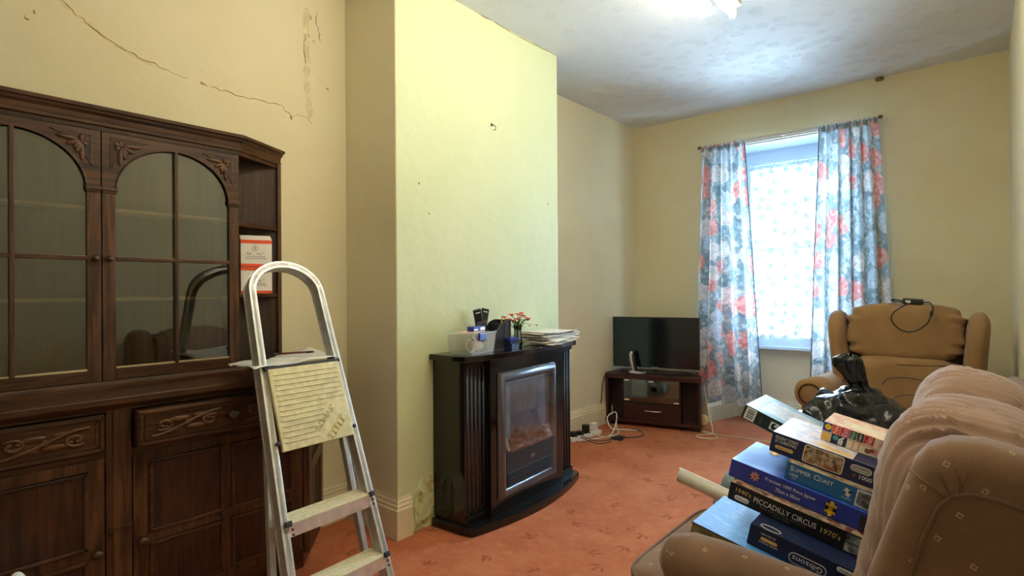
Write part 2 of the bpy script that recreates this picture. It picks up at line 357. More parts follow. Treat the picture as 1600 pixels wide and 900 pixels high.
def m_barcode():
    t = NT('barcode_print'); sx = t.n('ShaderNodeSeparateXYZ'); t.put(sx.inputs[0], t.ob())
    v = t.n('ShaderNodeCombineXYZ'); t.put(v.inputs[0], sx.outputs[2])
    f = t.math('GREATER_THAN', t.noise(v.outputs[0], 260, 0), .5)
    return t.base(t.mix(f, (.7, .69, .66), (.05, .05, .05)), .6)
MAT['barcode'] = m_barcode()

# ------------------------------------------------------------------ mesh helpers
class MB:
    def __init__(s): s.v = []; s.f = []
    def add(s, vs, fs):
        b = len(s.v); s.v += [Vector(v) for v in vs]; s.f += [tuple(i+b for i in f) for f in fs]; return s
    def box(s, x0, x1, y0, y1, z0, z1):
        return s.add([(x0,y0,z0),(x1,y0,z0),(x1,y1,z0),(x0,y1,z0),(x0,y0,z1),(x1,y0,z1),(x1,y1,z1),(x0,y1,z1)],
                     [(0,3,2,1),(4,5,6,7),(0,1,5,4),(1,2,6,5),(2,3,7,6),(3,0,4,7)])
    def quad(s, a, b, c, d): return s.add([a, b, c, d], [(0, 1, 2, 3)])
    def prism(s, poly, a, b, axis='z'):
        k = len(poly)
        g = {'z': lambda p, h: (p[0], p[1], h), 'y': lambda p, h: (p[0], h, p[1]), 'x': lambda p, h: (h, p[0], p[1])}[axis]
        vs = [g(p, a) for p in poly] + [g(p, b) for p in poly]
        return s.add(vs, [tuple(range(k-1, -1, -1)), tuple(range(k, 2*k))] + [(i, (i+1) % k, (i+1) % k+k, i+k) for i in range(k)])
    def tube(s, path, r, seg=8, closed=False, cap=True, flat=None):
        P = [Vector(p) for p in path]; k = len(P); rs = r if isinstance(r, (list, tuple)) else [r]*k
        vs = []; up = Vector((0, 0, 1)); prev = None
        for i in range(k):
            a = P[(i-1) % k] if (closed or i > 0) else P[i]; b = P[(i+1) % k] if (closed or i < k-1) else P[i]
            t = (b-a).normalized() if (b-a).length > 1e-9 else Vector((0, 0, 1))
            if prev is None:
                n = t.cross(up)
                if n.length < .1: n = t.cross(Vector((1, 0, 0)))
            else: n = prev - t*prev.dot(t)
            n.normalize(); prev = n; bn = t.cross(n)
            for j in range(seg):
                q = 2*PI*j/seg; vs.append(P[i] + (n*math.cos(q) + bn*math.sin(q)*(flat or 1))*rs[i])
        fs = []
        for i in range(k if closed else k-1):
            for j in range(seg):
                a = i*seg+j; b = i*seg+(j+1) % seg; i2 = (i+1) % k; fs.append((a, b, i2*seg+(j+1) % seg, i2*seg+j))
        if cap and not closed: fs += [tuple(range(seg-1, -1, -1)), tuple((k-1)*seg+j for j in range(seg))]
        return s.add(vs, fs)
    def lathe(s, prof, c=(0, 0, 0), seg=16, axis='z'):
        c = Vector(c); vs = []
        for r, h in prof:
            for j in range(seg):
                q = 2*PI*j/seg; a, b = r*math.cos(q), r*math.sin(q)
                vs.append(c + Vector({'z': (a, b, h), 'x': (h, a, b), 'y': (a, h, b)}[axis]))
        fs = [(i*seg+j, i*seg+(j+1) % seg, (i+1)*seg+(j+1) % seg, (i+1)*seg+j) for i in range(len(prof)-1) for j in range(seg)]
        fs += [tuple(range(seg-1, -1, -1)), tuple((len(prof)-1)*seg+j for j in range(seg))]
        return s.add(vs, fs)
    def grid(s, fn, nu, nv, wrap=False):
        vs = [fn(i/nu, j/nv) for j in range(nv+1) for i in range(nu if wrap else nu+1)]
        w = nu if wrap else nu+1
        fs = [(j*w+i, j*w+(i+1) % w, (j+1)*w+(i+1) % w, (j+1)*w+i) for j in range(nv) for i in range(nu)]
        return s.add(vs, fs)
    def pillow(s, c, h, e=(.5, .5), rot=None, disp=None, nu=40, nv=24):
        c = Vector(c); R = rot or Matrix.Identity(3)
        sg = lambda x, p: math.copysign(abs(x)**p, x)
        def fn(u, v):
            a = 2*PI*u; b = (v-.5)*PI
            p = Vector((h[0]*sg(math.cos(b), e[0])*sg(math.cos(a), e[1]), h[1]*sg(math.cos(b), e[0])*sg(math.sin(a), e[1]), h[2]*sg(math.sin(b), e[0])))
            if disp:
                n = Vector((p.x/h[0]**2, p.y/h[1]**2, p.z/h[2]**2)).normalized(); p = p + n*disp(p, n)
            return c + R @ p
        return s.grid(fn, nu, nv, True)
    def sweep(s, path, prof, closed=False):
        # path: plan points; prof: (out, z); out is to the right of travel
        k = len(path); P = [Vector(p) for p in path]; D = []
        for i in range(k):
            a = P[i]-P[i-1] if (i > 0 or closed) else None; b = P[(i+1) % k]-P[i] if (i < k-1 or closed) else None
            na = Vector((a.y, -a.x)).normalized() if a is not None else None; nb = Vector((b.y, -b.x)).normalized() if b is not None else None
            if na is None: d = nb
            elif nb is None: d = na
            else:
                d = na+nb; d = d/(d.dot(na))
            D.append(d)
        m = len(prof); vs = []
        for i in range(k):
            for o, z in prof: q = P[i]+D[i]*o; vs.append((q.x, q.y, z))
        fs = []
        for i in range(k if closed else k-1):
            i2 = (i+1) % k
            for j in range(m): fs.append((i*m+j, i2*m+j, i2*m+(j+1) % m, i*m+(j+1) % m))
        if not closed: fs += [tuple(range(m)), tuple((k-1)*m+j for j in range(m-1, -1, -1))]
        return s.add(vs, fs)
    def xf(s, M):
        s.v = [M @ v for v in s.v]; return s
    def build(s, name, mat, parent=None, smooth=False, bevel=0, seg=2, world=False, uv=True, solid=0, subsurf=0):
        me = bpy.data.meshes.new(name); off = Vector((0, 0, 0))
        if world and parent is not None:
            r = parent
            while r.parent: r = r.parent
            off = r.location
        me.from_pydata([v-off for v in s.v], [], s.f)
        bm = bmesh.new(); bm.from_mesh(me); bmesh.ops.remove_doubles(bm, verts=bm.verts, dist=1e-6); bmesh.ops.recalc_face_normals(bm, faces=bm.faces)
        if bevel:
            es = [e for e in bm.edges if len(e.link_faces) == 2 and e.calc_face_angle(0) > .5]
            bmesh.ops.bevel(bm, geom=es, offset=bevel, segments=seg, profile=.5, affect='EDGES', clamp_overlap=True)
        L = bm.loops.layers.uv.new('UVMap')
        for f in bm.faces:
            n = f.normal; a = max(range(3), key=lambda i: abs(n[i]))
            for lp in f.loops:
                p = lp.vert.co; lp[L].uv = (p.y, p.z) if a == 0 else (p.x, p.z) if a == 1 else (p.x, p.y)
            if smooth: f.smooth = True
        bm.to_mesh(me); bm.free()
        if smooth == 'auto': me.set_sharp_from_angle(angle=.7)
        me.materials.append(MAT[mat] if isinstance(mat, str) else mat)
        o = bpy.data.objects.new(name, me); col.objects.link(o); o.parent = parent
        if solid:
            md = o.modifiers.new('solid', 'SOLIDIFY'); md.thickness = solid; md.offset = 0
        if subsurf:
            md = o.modifiers.new('sub', 'SUBSURF'); md.levels = md.render_levels = subsurf
        return o

def tag(o, label=None, cat=None, group=None, kind=None):
    if label: o['label'] = label
    if cat: o['category'] = cat
    if group: o['group'] = group
    if kind: o['kind'] = kind
    return o
def thing(name, label, cat, loc=(0, 0, 0), rot=(0, 0, 0), group=None, kind=None):
    o = bpy.data.objects.new(name, None); col.objects.link(o); o.location = loc; o.rotation_euler = rot; o.empty_display_size = .05
    return tag(o, label, cat, group, kind)
def dup(o, parent=None):
    c = o.copy(); col.objects.link(c); c.parent = parent
    for ch in list(o.children): dup(ch, c)
    return c
def text_mesh(body, w=None, h=None):
    cu_ = bpy.data.curves.new('txt', 'FONT'); cu_.body = body; cu_.size = 1; cu_.align_x = 'LEFT'; cu_.resolution_u = 2
    o = bpy.data.objects.new('txt', cu_); col.objects.link(o)
    dg = bpy.context.evaluated_depsgraph_get(); me = bpy.data.meshes.new_from_object(o.evaluated_get(dg))
    vs = [v.co.copy() for v in me.vertices]; fs = [tuple(p.vertices) for p in me.polygons]
    bpy.data.objects.remove(o); bpy.data.curves.remove(cu_); bpy.data.meshes.remove(me)
    x0 = min(v.x for v in vs); x1 = max(v.x for v in vs); y0 = min(v.y for v in vs); y1 = max(v.y for v in vs)
    sx = (w/(x1-x0)) if w else None; sy = (h/(y1-y0)) if h else None
    sx = sx or sy; sy = sy or sx
    return [Vector(((v.x-x0)*sx, (v.y-y0)*sy, 0)) for v in vs], fs
def lettering(parent, body, mat, M, w=None, h=None, name='lettering', flip=False, rot=0):
    vs, fs = text_mesh(body, w, h)
    if rot:
        R = Matrix.Rotation(rot, 3, 'Z'); vs = [R @ v for v in vs]
    mb = MB(); mb.add([M @ v for v in vs], fs)
    return mb.build(name, mat, parent)
def FM(x, z, y=-.0012):  # front-facing (-Y) frame in a thing's local space
    return Matrix(((1, 0, 0, x), (0, 0, -1, y), (0, 1, 0, z), (0, 0, 0, 1)))
def ngon(cx, cy, rx, ry, n=20): return [(cx+rx*math.cos(2*PI*i/n), cy+ry*math.sin(2*PI*i/n)) for i in range(n)]
def pillpoly(cx, cy, w, h, n=8):
    r = h/2; pts = []
    for i in range(n+1): a = -PI/2+PI*i/n; pts.append((cx+w/2-r+r*math.cos(a), cy+r*math.sin(a)))
    for i in range(n+1): a = PI/2+PI*i/n; pts.append((cx-w/2+r+r*math.cos(a), cy+r*math.sin(a)))
    return pts
def roundrect(cx, cz, w, h, r, n=5):
    pts = []
    for sx, sz, a0 in ((1, -1, -PI/2), (1, 1, 0), (-1, 1, PI/2), (-1, -1, PI)):
        for i in range(n+1): a = a0+PI/2*i/n; pts.append((cx+sx*(w/2-r)+r*math.cos(a), cz+sz*(h/2-r)+r*math.sin(a)))
    return pts
def plate(parent, name, poly, mat, y=-.0008, t=.0006):
    return MB().prism(poly, y-t, y, 'y').build(name, mat, parent)
def rect(x0, x1, z0, z1): return [(x0, z0), (x1, z0), (x1, z1), (x0, z1)]
def puzzle_poly(cx, cz, s, rot=0):
    pts = []; k = 8
    for side in range(4):
        a = side*PI/2
        loc = [(-.5, -.5), (-.16, -.5)] + [(.22*math.sin(q), -.62-.20*math.cos(q)*(1 if side % 2 == 0 else -1) + (0 if side % 2 == 0 else .24)) for q in [-2.4+4.8*i/k for i in range(k+1)]] + [(.16, -.5)]
        for x, y in loc:
            xr = x*math.cos(a)-y*math.sin(a); yr = x*math.sin(a)+y*math.cos(a)
            pts.append((cx+s*(xr*math.cos(rot)-yr*math.sin(rot)), cz+s*(xr*math.sin(rot)+yr*math.cos(rot))))
    return pts
nz = lambda p, s=1.0: mnoise.noise(Vector(p)*s)

# ------------------------------------------------------------------ the room
XA, XC, YB, Y0, Y1, H, XR, YF = -2.743, -2.291, 5.228, 1.784, 3.2055, 2.9415, 0.163, -1.4
fl = MB().box(-3.1, .5, YF-.2, 5.8, -.08, 0).build('floor', 'carpet'); tag(fl, 'terracotta red carpet with small dark sprig motifs', 'floor', kind='structure')
ce = MB().box(-3.1, .5, YF-.2, 5.8, H, H+.1).build('ceiling', 'ceiling'); tag(ce, 'white textured artex ceiling with raised swirls', 'ceiling', kind='structure')
wl = MB().box(XA-.25, XA, YF-.2, 5.8, 0, H).build('wall_left', 'cream'); tag(wl, 'cream painted alcove wall with a long crack', 'wall', kind='structure')
wc = MB().box(XA+.001, XC, Y0, Y1, 0, H).build('wall_chimney', 'green'); tag(wc, 'pale green painted front of the chimney breast', 'wall', kind='structure')
ws = MB().box(XA+.001, XC-.0015, Y0-.004, Y0-.0005, 0, H).build('wall_chimney_side', 'cream'); tag(ws, 'cream painted side of the chimney breast beside the step ladder', 'wall', kind='structure')
wr = MB().box(XR, XR+.25, YF-.2, 5.8, 0, H).build('wall_right', 'cream'); tag(wr, 'cream wall at the right edge behind the sofa', 'wall', kind='structure')
wf = MB().box(XA, XR, YF-.2, YF, 0, H).build('wall_front', 'cream'); tag(wf, 'cream wall behind the viewpoint', 'wall', kind='structure')
RL, RR, RL2, RR2, YW = -2.00, -.67, -1.88, -.80, 5.68
b = MB(); b.prism([(XA, YB), (RL, YB), (RL2, YW), (RL2, 5.8), (XA, 5.8)], 0, H); b.prism([(RR, YB), (XR, YB), (XR, 5.8), (RR2, 5.8), (RR2, YW)], 0, H)
b.box(RL, RR, YB, 5.8, 2.585, H); b.box(RL2, RR2, YW, 5.8, 0, .70)
wb = b.build('wall_back', 'cream2'); tag(wb, 'cream back wall with a deep window recess', 'wall', kind='structure')

# skirting
PR = [(0, 0), (.020, 0), (.020, .150), (.015, .156), (.015, .170), (.010, .178), (.009, .190), (.004, .200), (.003, .211), (0, .211)]
def skirt(name, path, label):
    o = MB().sweep(path, PR).build(name, 'skirt'); tag(o, label, 'baseboard', kind='structure')
skirt('baseboard_left', [(XA, YF), (XA, Y0-.004), (XC, Y0-.004), (XC, 1.866)], 'cream skirting board in the alcove by the step ladder')
skirt('baseboard_alcove', [(XC, Y1-.02), (XC, Y1), (XA, Y1), (XA, YB), (RL, YB), (RL2, YW), (RR2, YW), (RR, YB), (XR, YB)], 'cream skirting board around the television corner')
skirt('baseboard_right', [(XR, YB), (XR, YF)], 'cream skirting board along the wall behind the sofa')

# cracks and marks on the walls (children of the walls they scar)
def ribbon(wall, axis, pts, w, mat, proud=.0012, name='crack'):
    mb = MB(); k = len(pts); fine = []
    for i in range(k-1):
        for q in range(4):
            t = q/4; a = Vector(pts[i]); c = Vector(pts[i+1]); p = a.lerp(c, t); j = .006
            fine.append(p+Vector((random.uniform(-j, j), random.uniform(-j, j))))
    fine.append(Vector(pts[-1])); vs = []
    for i, p in enumerate(fine):
        d = (fine[min(i+1, len(fine)-1)]-fine[max(i-1, 0)]).normalized(); n = Vector((-d.y, d.x))
        ww = w*random.uniform(.35, 1.2)*(0.3 if i in (0, len(fine)-1) else 1)
        for s_ in (-1, 1):
            q = p+n*ww*s_; vs.append((axis+proud, q.x, q.y))
    vs += [(axis-.001, v[1], v[2]) for v in vs]; m_ = len(fine)*2
    fs = [(2*i, 2*i+2, 2*i+3, 2*i+1) for i in range(len(fine)-1)]
    fs += [(2*i, 2*i+m_, 2*i+2+m_, 2*i+2) for i in range(len(fine)-1)] + [(2*i+1, 2*i+3, 2*i+3+m_, 2*i+1+m_) for i in range(len(fine)-1)]
    return mb.add(vs, fs).build(name, mat, wall)
ribbon(wl, XA, [(.42, 2.50), (.508, 2.427), (.60, 2.359), (.697, 2.309), (.766, 2.282), (.881, 2.262)], .007, 'crack_soft', .0010)
ribbon(wl, XA, [(.508, 2.43), (.55, 2.39), (.60, 2.362), (.697, 2.311), (.766, 2.284), (.885, 2.262)], .0022, 'crack', .0016)
ribbon(wl, XA, [(.885, 2.262), (.966, 2.250)], .001, 'crack', .0014)
ribbon(wl, XA, [(1.015, 2.250), (1.045, 2.236)], .006, 'crack', .0014, 'chip')
ribbon(wl, XA, [(1.06, 2.242), (1.105, 2.237), (1.2, 2.226), (1.272, 2.231), (1.36, 2.238), (1.41, 2.232), (1.45, 2.196)], .0016, 'crack', .0014)
ribbon(wl, XA, [(1.45, 2.195), (1.46, 2.175)], .006, 'crack', .0014, 'chip')
ribbon(wl, XA, [(1.46, 2.19), (1.5, 2.21), (1.55, 2.2), (1.575, 2.18)], .001, 'crack', .0012)
ribbon(wl, XA, [(1.602, 2.79), (1.598, 2.73), (1.615, 2.69), (1.626, 2.64)], .0022, 'crack', .0014)
ribbon(wl, XA, [(1.545, 2.80), (1.541, 2.63), (1.55, 2.55), (1.548, 2.42), (1.56, 2.2)], .020, 'crack_soft', .0008, 'peeled_strip')
ribbon(wl, XA, [(1.535, 2.65), (1.532, 2.57), (1.54, 2.49)], .004, 'crack', .0014)
for yy, zz in ((.42, 2.36), (.40, 2.33), (1.55, 2.66), (1.58, 2.64), (1.66, 2.40), (1.56, 2.76), (1.45, .42), (1.50, .44), (1.54, .40), (1.60, .43)):
    ribbon(wl, XA, [(yy, zz), (yy+.012, zz-.018)], .003, 'crack', .0012, 'chip')
def blotch(wall, x, cy, cz, ry, rz, mat, proud, seed, name='damp_patch', n=28):
    pts = []
    for i in range(n):
        a = 2*PI*i/n; k = 1+.35*nz((math.cos(a)*1.5+seed, math.sin(a)*1.5, seed), 1.3)
        pts.append((cy+ry*k*math.cos(a), max(.002, cz+rz*k*math.sin(a))))
    return MB().prism(pts, x-.001, x+proud, 'x').build(name, mat, wall)
blotch(wc, XC, 1.955, .13, .065, .14, 'damp2', .004, 1.2)
blotch(wc, XC, 1.915, .15, .030, .07, 'damp2', .008, 2.2)
blotch(wc, XC, 1.992, .23, .022, .05, 'damp', .0055, 3.7)
blotch(wc, XC, 1.925, .175, .016, .03, 'damp', .010, 5.7)
for i in range(7): blotch(wc, XC, 1.885+.022*i, .018+.004*(i % 3)+.006*i, .016, .013, 'damp', .007, 7.1+i, 'damp_speck', 12)
for i in range(4): blotch(wc, XC, 2.012, .03+.055*i, .012, .022, 'damp', .005, 27.1+i, 'damp_speck', 14)
for (yy, zz) in ((1.927, 1.855), (3.082, 1.874), (2.0, 1.70)): ribbon(wc, XC, [(yy, zz), (yy+.012, zz-.006)], .004, 'crack', .0012, 'chip')
ribbon(wc, XC, [(2.32, H-.004), (2.6, H-.004), (2.9, H-.006), (3.2, H-.004)], .003, 'crack', .0015)
hk = thing('picture_hook', 'small bent metal hook screwed into the green chimney breast', 'hook', (XC, 2.514, 2.291))
MB().tube([(0, 0, 0), (.018, 0, .0), (.030, .004, -.012), (.026, .008, -.028), (.012, .006, -.03)], .0028, 8).build('hook', 'brass_old', hk, True)
MB().lathe([(.001, 0), (.010, .0), (.010, .002), (.003, .004)], (0, 0, .004), 12, 'x').build('base_plate', 'brass_old', hk)
ch = MB().pillow((-.60, YB-.015, H-.018), (.03, .02, .016), (.8, .8), nu=14, nv=8).build('plaster_bump', plain('grey_plaster', srgb(120, 110, 92), .9, 0, .3), wb, True)

# ------------------------------------------------------------------ window
WX0, WX1 = -1.69, -.93
win = thing('window_1', 'white painted sash window with daylight behind daisy netting', 'window', (-1.285, 5.62, .73), kind='structure')
b = MB(); b.box(RL2, WX0, 5.57, 5.68, .73, 2.585); b.box(WX1, RR2, 5.57, 5.68, .73, 2.585); b.box(WX0, WX1, 5.57, 5.68, 2.45, 2.585); b.build('window_frame', 'winpaint_sky_tint', win, world=True)
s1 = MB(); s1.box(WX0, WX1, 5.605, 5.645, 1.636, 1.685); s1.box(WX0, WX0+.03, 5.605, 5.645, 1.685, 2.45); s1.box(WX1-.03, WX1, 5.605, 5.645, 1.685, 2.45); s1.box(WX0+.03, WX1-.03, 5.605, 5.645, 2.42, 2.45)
up_s = s1.build('upper_sash', 'winpaint_sky_tint', win, world=True)
MB().box(WX0+.03, WX1-.03, 5.622, 5.626, 1.685, 2.42).build('pane', 'winglass', up_s, world=True)
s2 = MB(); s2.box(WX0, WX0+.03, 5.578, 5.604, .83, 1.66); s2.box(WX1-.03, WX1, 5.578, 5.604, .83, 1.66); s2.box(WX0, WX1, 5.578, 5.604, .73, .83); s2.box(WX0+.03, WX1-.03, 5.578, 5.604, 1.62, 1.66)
lo_s = s2.build('lower_sash', 'winpaint_sky_tint', win, world=True)
MB().box(WX0+.03, WX1-.03, 5.589, 5.593, .83, 1.62).build('pane', 'winglass', lo_s, world=True)
MB().box(RL2+.005, RR2-.005, 5.53, 5.70, .701, .729).build('window_sill', 'winpaint_sky_tint', win, bevel=.004, world=True)
MB().box(WX0, WX1, 5.566, 5.57, 2.40, 2.44).build('net_wire_batten', 'winpaint_sky_tint', win, world=True)
MB().box(RL+.02, RR-.02, YB+.002, 5.57, 2.579, 2.584).build('soffit_lining', 'winpaint_sky_tint', win, world=True)
for (xa_, xb_) in ((RL, RL2), (RR, RR2)):
    e_ = 1 if xb_ > xa_ else -1
    MB().prism([(xa_+.001*e_, YB+.002), (xa_+.005*e_, YB+.002), (xb_+.004*e_, YW), (xb_+.0*e_, YW)], .215, 2.578).build('reveal_lining', 'winpaint_sky_tint', win, world=True)
nt = MB()
def netf(u, v):
    x = -1.70+u*.785; z = .80+v*1.66
    return Vector((x, 5.555+.008*math.sin(u*58)+.004*math.sin(u*23+1), z))
nt.grid(netf, 120, 8); net = nt.build('net_curtain', 'net', None, True); tag(net, 'sheer white daisy patterned net curtain in the window', 'net curtain')
# curtain rail and curtains
YCUR = 5.12
rail = thing('curtain_rail', 'slim white curtain track with a small brown end stop', 'curtain rail', (-1.29, YCUR, 2.6))
MB().box(-2.0, -.60, YCUR-.006, YCUR+.006, 2.588, 2.612).build('track', 'railwhite', rail, bevel=.002, world=True)
MB().box(-2.0, -.60, YCUR+.012, YCUR+.022, 2.572, 2.584).build('track_lip', 'railwhite', rail, world=True)
MB().lathe([(.004, 0), (.014, .003), (.016, .015), (.012, .028), (.004, .032)], (-.60, YCUR, 2.6), 12, 'x').build('end_stop', 'cork', rail, True, world=True)
MB().lathe([(.004, 0), (.014, -.003), (.016, -.015), (.012, -.028), (.004, -.032)], (-2.0, YCUR, 2.6), 12, 'x').build('end_stop', 'cork', rail, True, world=True)
for bx in (-1.9, -1.29, -.68): MB().box(bx-.01, bx+.01, YCUR, YB, 2.59, 2.61).build('bracket', 'railwhite', rail, world=True)
def curtain(xt0, xt1, xb0, xb1, zb, label, nf, ph, wid, hemside):
    c = thing('curtain', label, 'curtain', ((xt0+xt1)/2, YCUR, zb), group='floral curtains at the window')
    mb = MB(); NU, NV = 110, 46; uvs = []
    def fold(u, v):
        a = .020+.034*(1-v)**.7
        return a*math.sin(2*PI*nf*u+ph+.5*math.sin(3*u+2*v)) + .35*a*math.sin(2*PI*nf*1.7*u+2*ph+v*2)
    def fn(u, v):
        t = v; x0 = xb0+(xt0-xb0)*t**1.15; x1 = xb1+(xt1-xb1)*t**1.15
        x = x0+(x1-x0)*u + .010*math.sin(2*PI*nf*u*1.0+1.2)*(1-.5*v)
        z = zb+(2.575-zb)*v + (.012*math.sin(u*2*PI*nf+ph) if v < .01 else 0)
        if v > .985: z += .012*math.sin(u*2*PI*13)
        return Vector((x, YCUR-.03+fold(u, v), z))
    mb.grid(fn, NU, NV)
    o = mb.build('cloth', 'curtain', c, True, world=True)
    L = o.data.uv_layers['UVMap']; zmid = o.data.vertices
    inv = {}
    for j in range(NV+1):
        for i in range(NU+1):
            inv[tuple(round(q, 4) for q in (fn(i/NU, j/NV)-c.location))] = (i/NU*wid, j/NV*(2.575-zb))
    for lp in o.data.loops:
        co = tuple(round(q, 4) for q in o.data.vertices[lp.vertex_index].co); t = inv.get(co)
        if t: L.data[lp.index].uv = (t[0]+ph*3.1, t[1])
    MB().tube([fn(hemside, j/30)+Vector((0, -.002, 0)) for j in range(31)], .004, 6).build('edge_hem', 'hem', c, True, world=True)
    hd = MB()
    hd.grid(lambda u, v: Vector((xt0+(xt1-xt0)*u, YCUR-.034+.014*math.sin(u*2*PI*9)*(1-.3*v), 2.545+v*.05+.006*math.sin(u*2*PI*13))), 90, 3)
    h_ = hd.build('gathered_heading', 'curtain', c, True, world=True)
    for i in range(7):
        x = xt0+(xt1-xt0)*(i+.5)/7
        MB().tube([(x, YCUR-.018, 2.572), (x, YCUR-.016, 2.612), (x, YCUR-.002, 2.618), (x, YCUR+.004, 2.606)], .0025, 6).build('hook', 'railwhite', c, True, world=True)
    return c
curtain(-1.985, -1.60, -2.10, -1.475, .235, 'floral curtain hanging on the television side of the window', 5, .6, 1.15, 1)
curtain(-1.008, -.60, -1.10, -.50, .25, 'floral curtain hanging behind the tan wing armchair', 6, 2.3, 1.15, 0)

# ------------------------------------------------------------------ ceiling light
TY0 = .80  # unseen near end; tube lengthened this far to brighten the left wall
lt = thing('fluorescent_light', 'lit fluorescent tube fitting on the textured ceiling', 'ceiling light', (-1.07, 2.65, H))
MB().box(-1.128, -1.022, TY0, 3.235, H-.062, H).build('batten', 'cream_plas', lt, bevel=.006, world=True)
MB().tube([(-1.075, TY0+.01, H-.089), (-1.075, 3.235, H-.089)], .019, 14).build('tube', 'tube', lt, True, world=True)
for yy in (TY0, 3.25): MB().tube([(-1.075, yy-.012, H-.089), (-1.075, yy+.012, H-.089)], .0205, 14).build('tube_cap', 'cream_plas', lt, True, world=True)
for yy in (TY0, 3.245): MB().box(-1.095, -1.055, yy-.008, yy+.008, H-.112, H-.05).build('tube_holder', 'cream_plas', lt, bevel=.006, world=True)

# ------------------------------------------------------------------ dresser (display cabinet)
CY = .597
cab = thing('display_cabinet', 'dark carved oak dresser with arched glazed doors against the left wall', 'cabinet', (-2.55, CY, 0))
FX = -2.37     # front of the lower carcase
BW = XA+.024
def mir(pts): return pts + [(x, 2*CY-y) for x, y in reversed(pts)]
def cbuild(mb, name, mat, par=cab, **kw): return mb.build(name, mat, par, world=True, **kw)
low_half = [(BW, 1.605), (FX, 1.33)]
up_half = [(BW, 1.375), (-2.575, 1.115)]
cbuild(MB().prism([(x-(.02 if x > -2.6 else 0), y) for x, y in mir(low_half)], .08, .875), 'lower_carcase', 'oak_in')
cbuild(MB().prism(mir([(BW, 1.595), (FX-.03, 1.32)]), 0, .08), 'plinth', 'oak_y')
cpath = [(BW, 2*CY-1.605), (FX, 2*CY-1.33), (FX, 1.33), (BW, 1.605)]
cpath = list(reversed(cpath))      # right side of travel = outwards
def outpath(half): 
    q = mir(half); return q
ctop = MB(); ctop.prism(mir([(BW, 1.63), (FX+.035, 1.345)]), .880, .906)
ctop.sweep(list(reversed(mir(low_half))), [(-.02, .862), (.012, .862), (.02, .872), (.03, .88), (-.02, .88)])
cbuild(ctop, 'worktop', 'oak_y', bevel=.004)
# stiles and rails of the lower front
for (a, c) in ((CY-.04, CY+.04), (1.305, 1.335), (2*CY-1.335, 2*CY-1.305)): cbuild(MB().box(FX-.02, FX+.004, a, c, .08, .865), 'stile', 'oak_z', bevel=.003)
for (a, c) in ((.852, .866), (.675, .712), (.08, .11)): cbuild(MB().box(FX-.02, FX, 2*CY-1.33, 1.33, a, c), 'rail', 'oak_y', bevel=.002)
cbuild(MB().box(FX+.004, FX+.008, CY-.020, CY+.020, .10, .86), 'stile_moulding', 'oak_z', bevel=.003)
# canted end panels of the lower part
for sgn in (1, -1):
    def cp(t, z, o=0):
        a = Vector((FX, 1.33)); c = Vector((BW, 1.605)); p = a.lerp(c, t); d = (c-a).normalized(); n = Vector((-d.y, d.x)) if False else Vector((d.y, -d.x))
        if n.x < 0: n = -n
        p = p+n*o; y = p.y if sgn > 0 else 2*CY-p.y
        return (p.x, y, z)
    for (t0, t1, z0, z1, nm, mt) in ((0, .16, .08, .865, 'stile', 'oak_z'), (.84, 1, .08, .865, 'stile', 'oak_z'), (.16, .84, .78, .865, 'rail', 'oak_y'), (.16, .84, .08, .16, 'rail', 'oak_y'), (.16, .84, .42, .48, 'rail', 'oak_y')):
        m_ = MB(); m_.add([cp(t0, z0, -.015), cp(t1, z0, -.015), cp(t1, z1, -.015), cp(t0, z1, -.015), cp(t0, z0, .006), cp(t1, z0, .006), cp(t1, z1, .006), cp(t0, z1, .006)], [(0,3,2,1),(4,5,6,7),(0,1,5,4),(1,2,6,5),(2,3,7,6),(3,0,4,7)])
        cbuild(m_, 'end_'+nm, mt, bevel=.002)
    for (z0, z1) in ((.16, .42), (.48, .78)):
        m_ = MB(); m_.add([cp(.16, z0, -.02), cp(.84, z0, -.02), cp(.84, z1, -.02), cp(.16, z1, -.02), cp(.16, z0, -.006), cp(.84, z0, -.006), cp(.84, z1, -.006), cp(.16, z1, -.006)], [(0,3,2,1),(4,5,6,7),(0,1,5,4),(1,2,6,5),(2,3,7,6),(3,0,4,7)])
        cbuild(m_, 'end_panel', 'oak_panel')
def frame_moulding(mb, x, y0, y1, z0, z1, w=.008, h=.006):
    for (a, c, d, e) in ((y0, y1, z0, z0+w), (y0, y1, z1-w, z1), (y0, y0+w, z0, z1), (y1-w, y1, z0, z1)): mb.box(x, x+h, a, c, d, e)
    return mb
def knob(par, x, y, z, r=.017):
    p = [(r*.5, 0), (r*.45, .008), (r*.95, .014), (r, .020), (r*.85, .027), (r*.4, .031), (.001, .032)]
    k = MB().lathe(p, (x, y, z), 14, 'x'); cbuild(k, 'knob', 'brass_old', par, smooth=True)
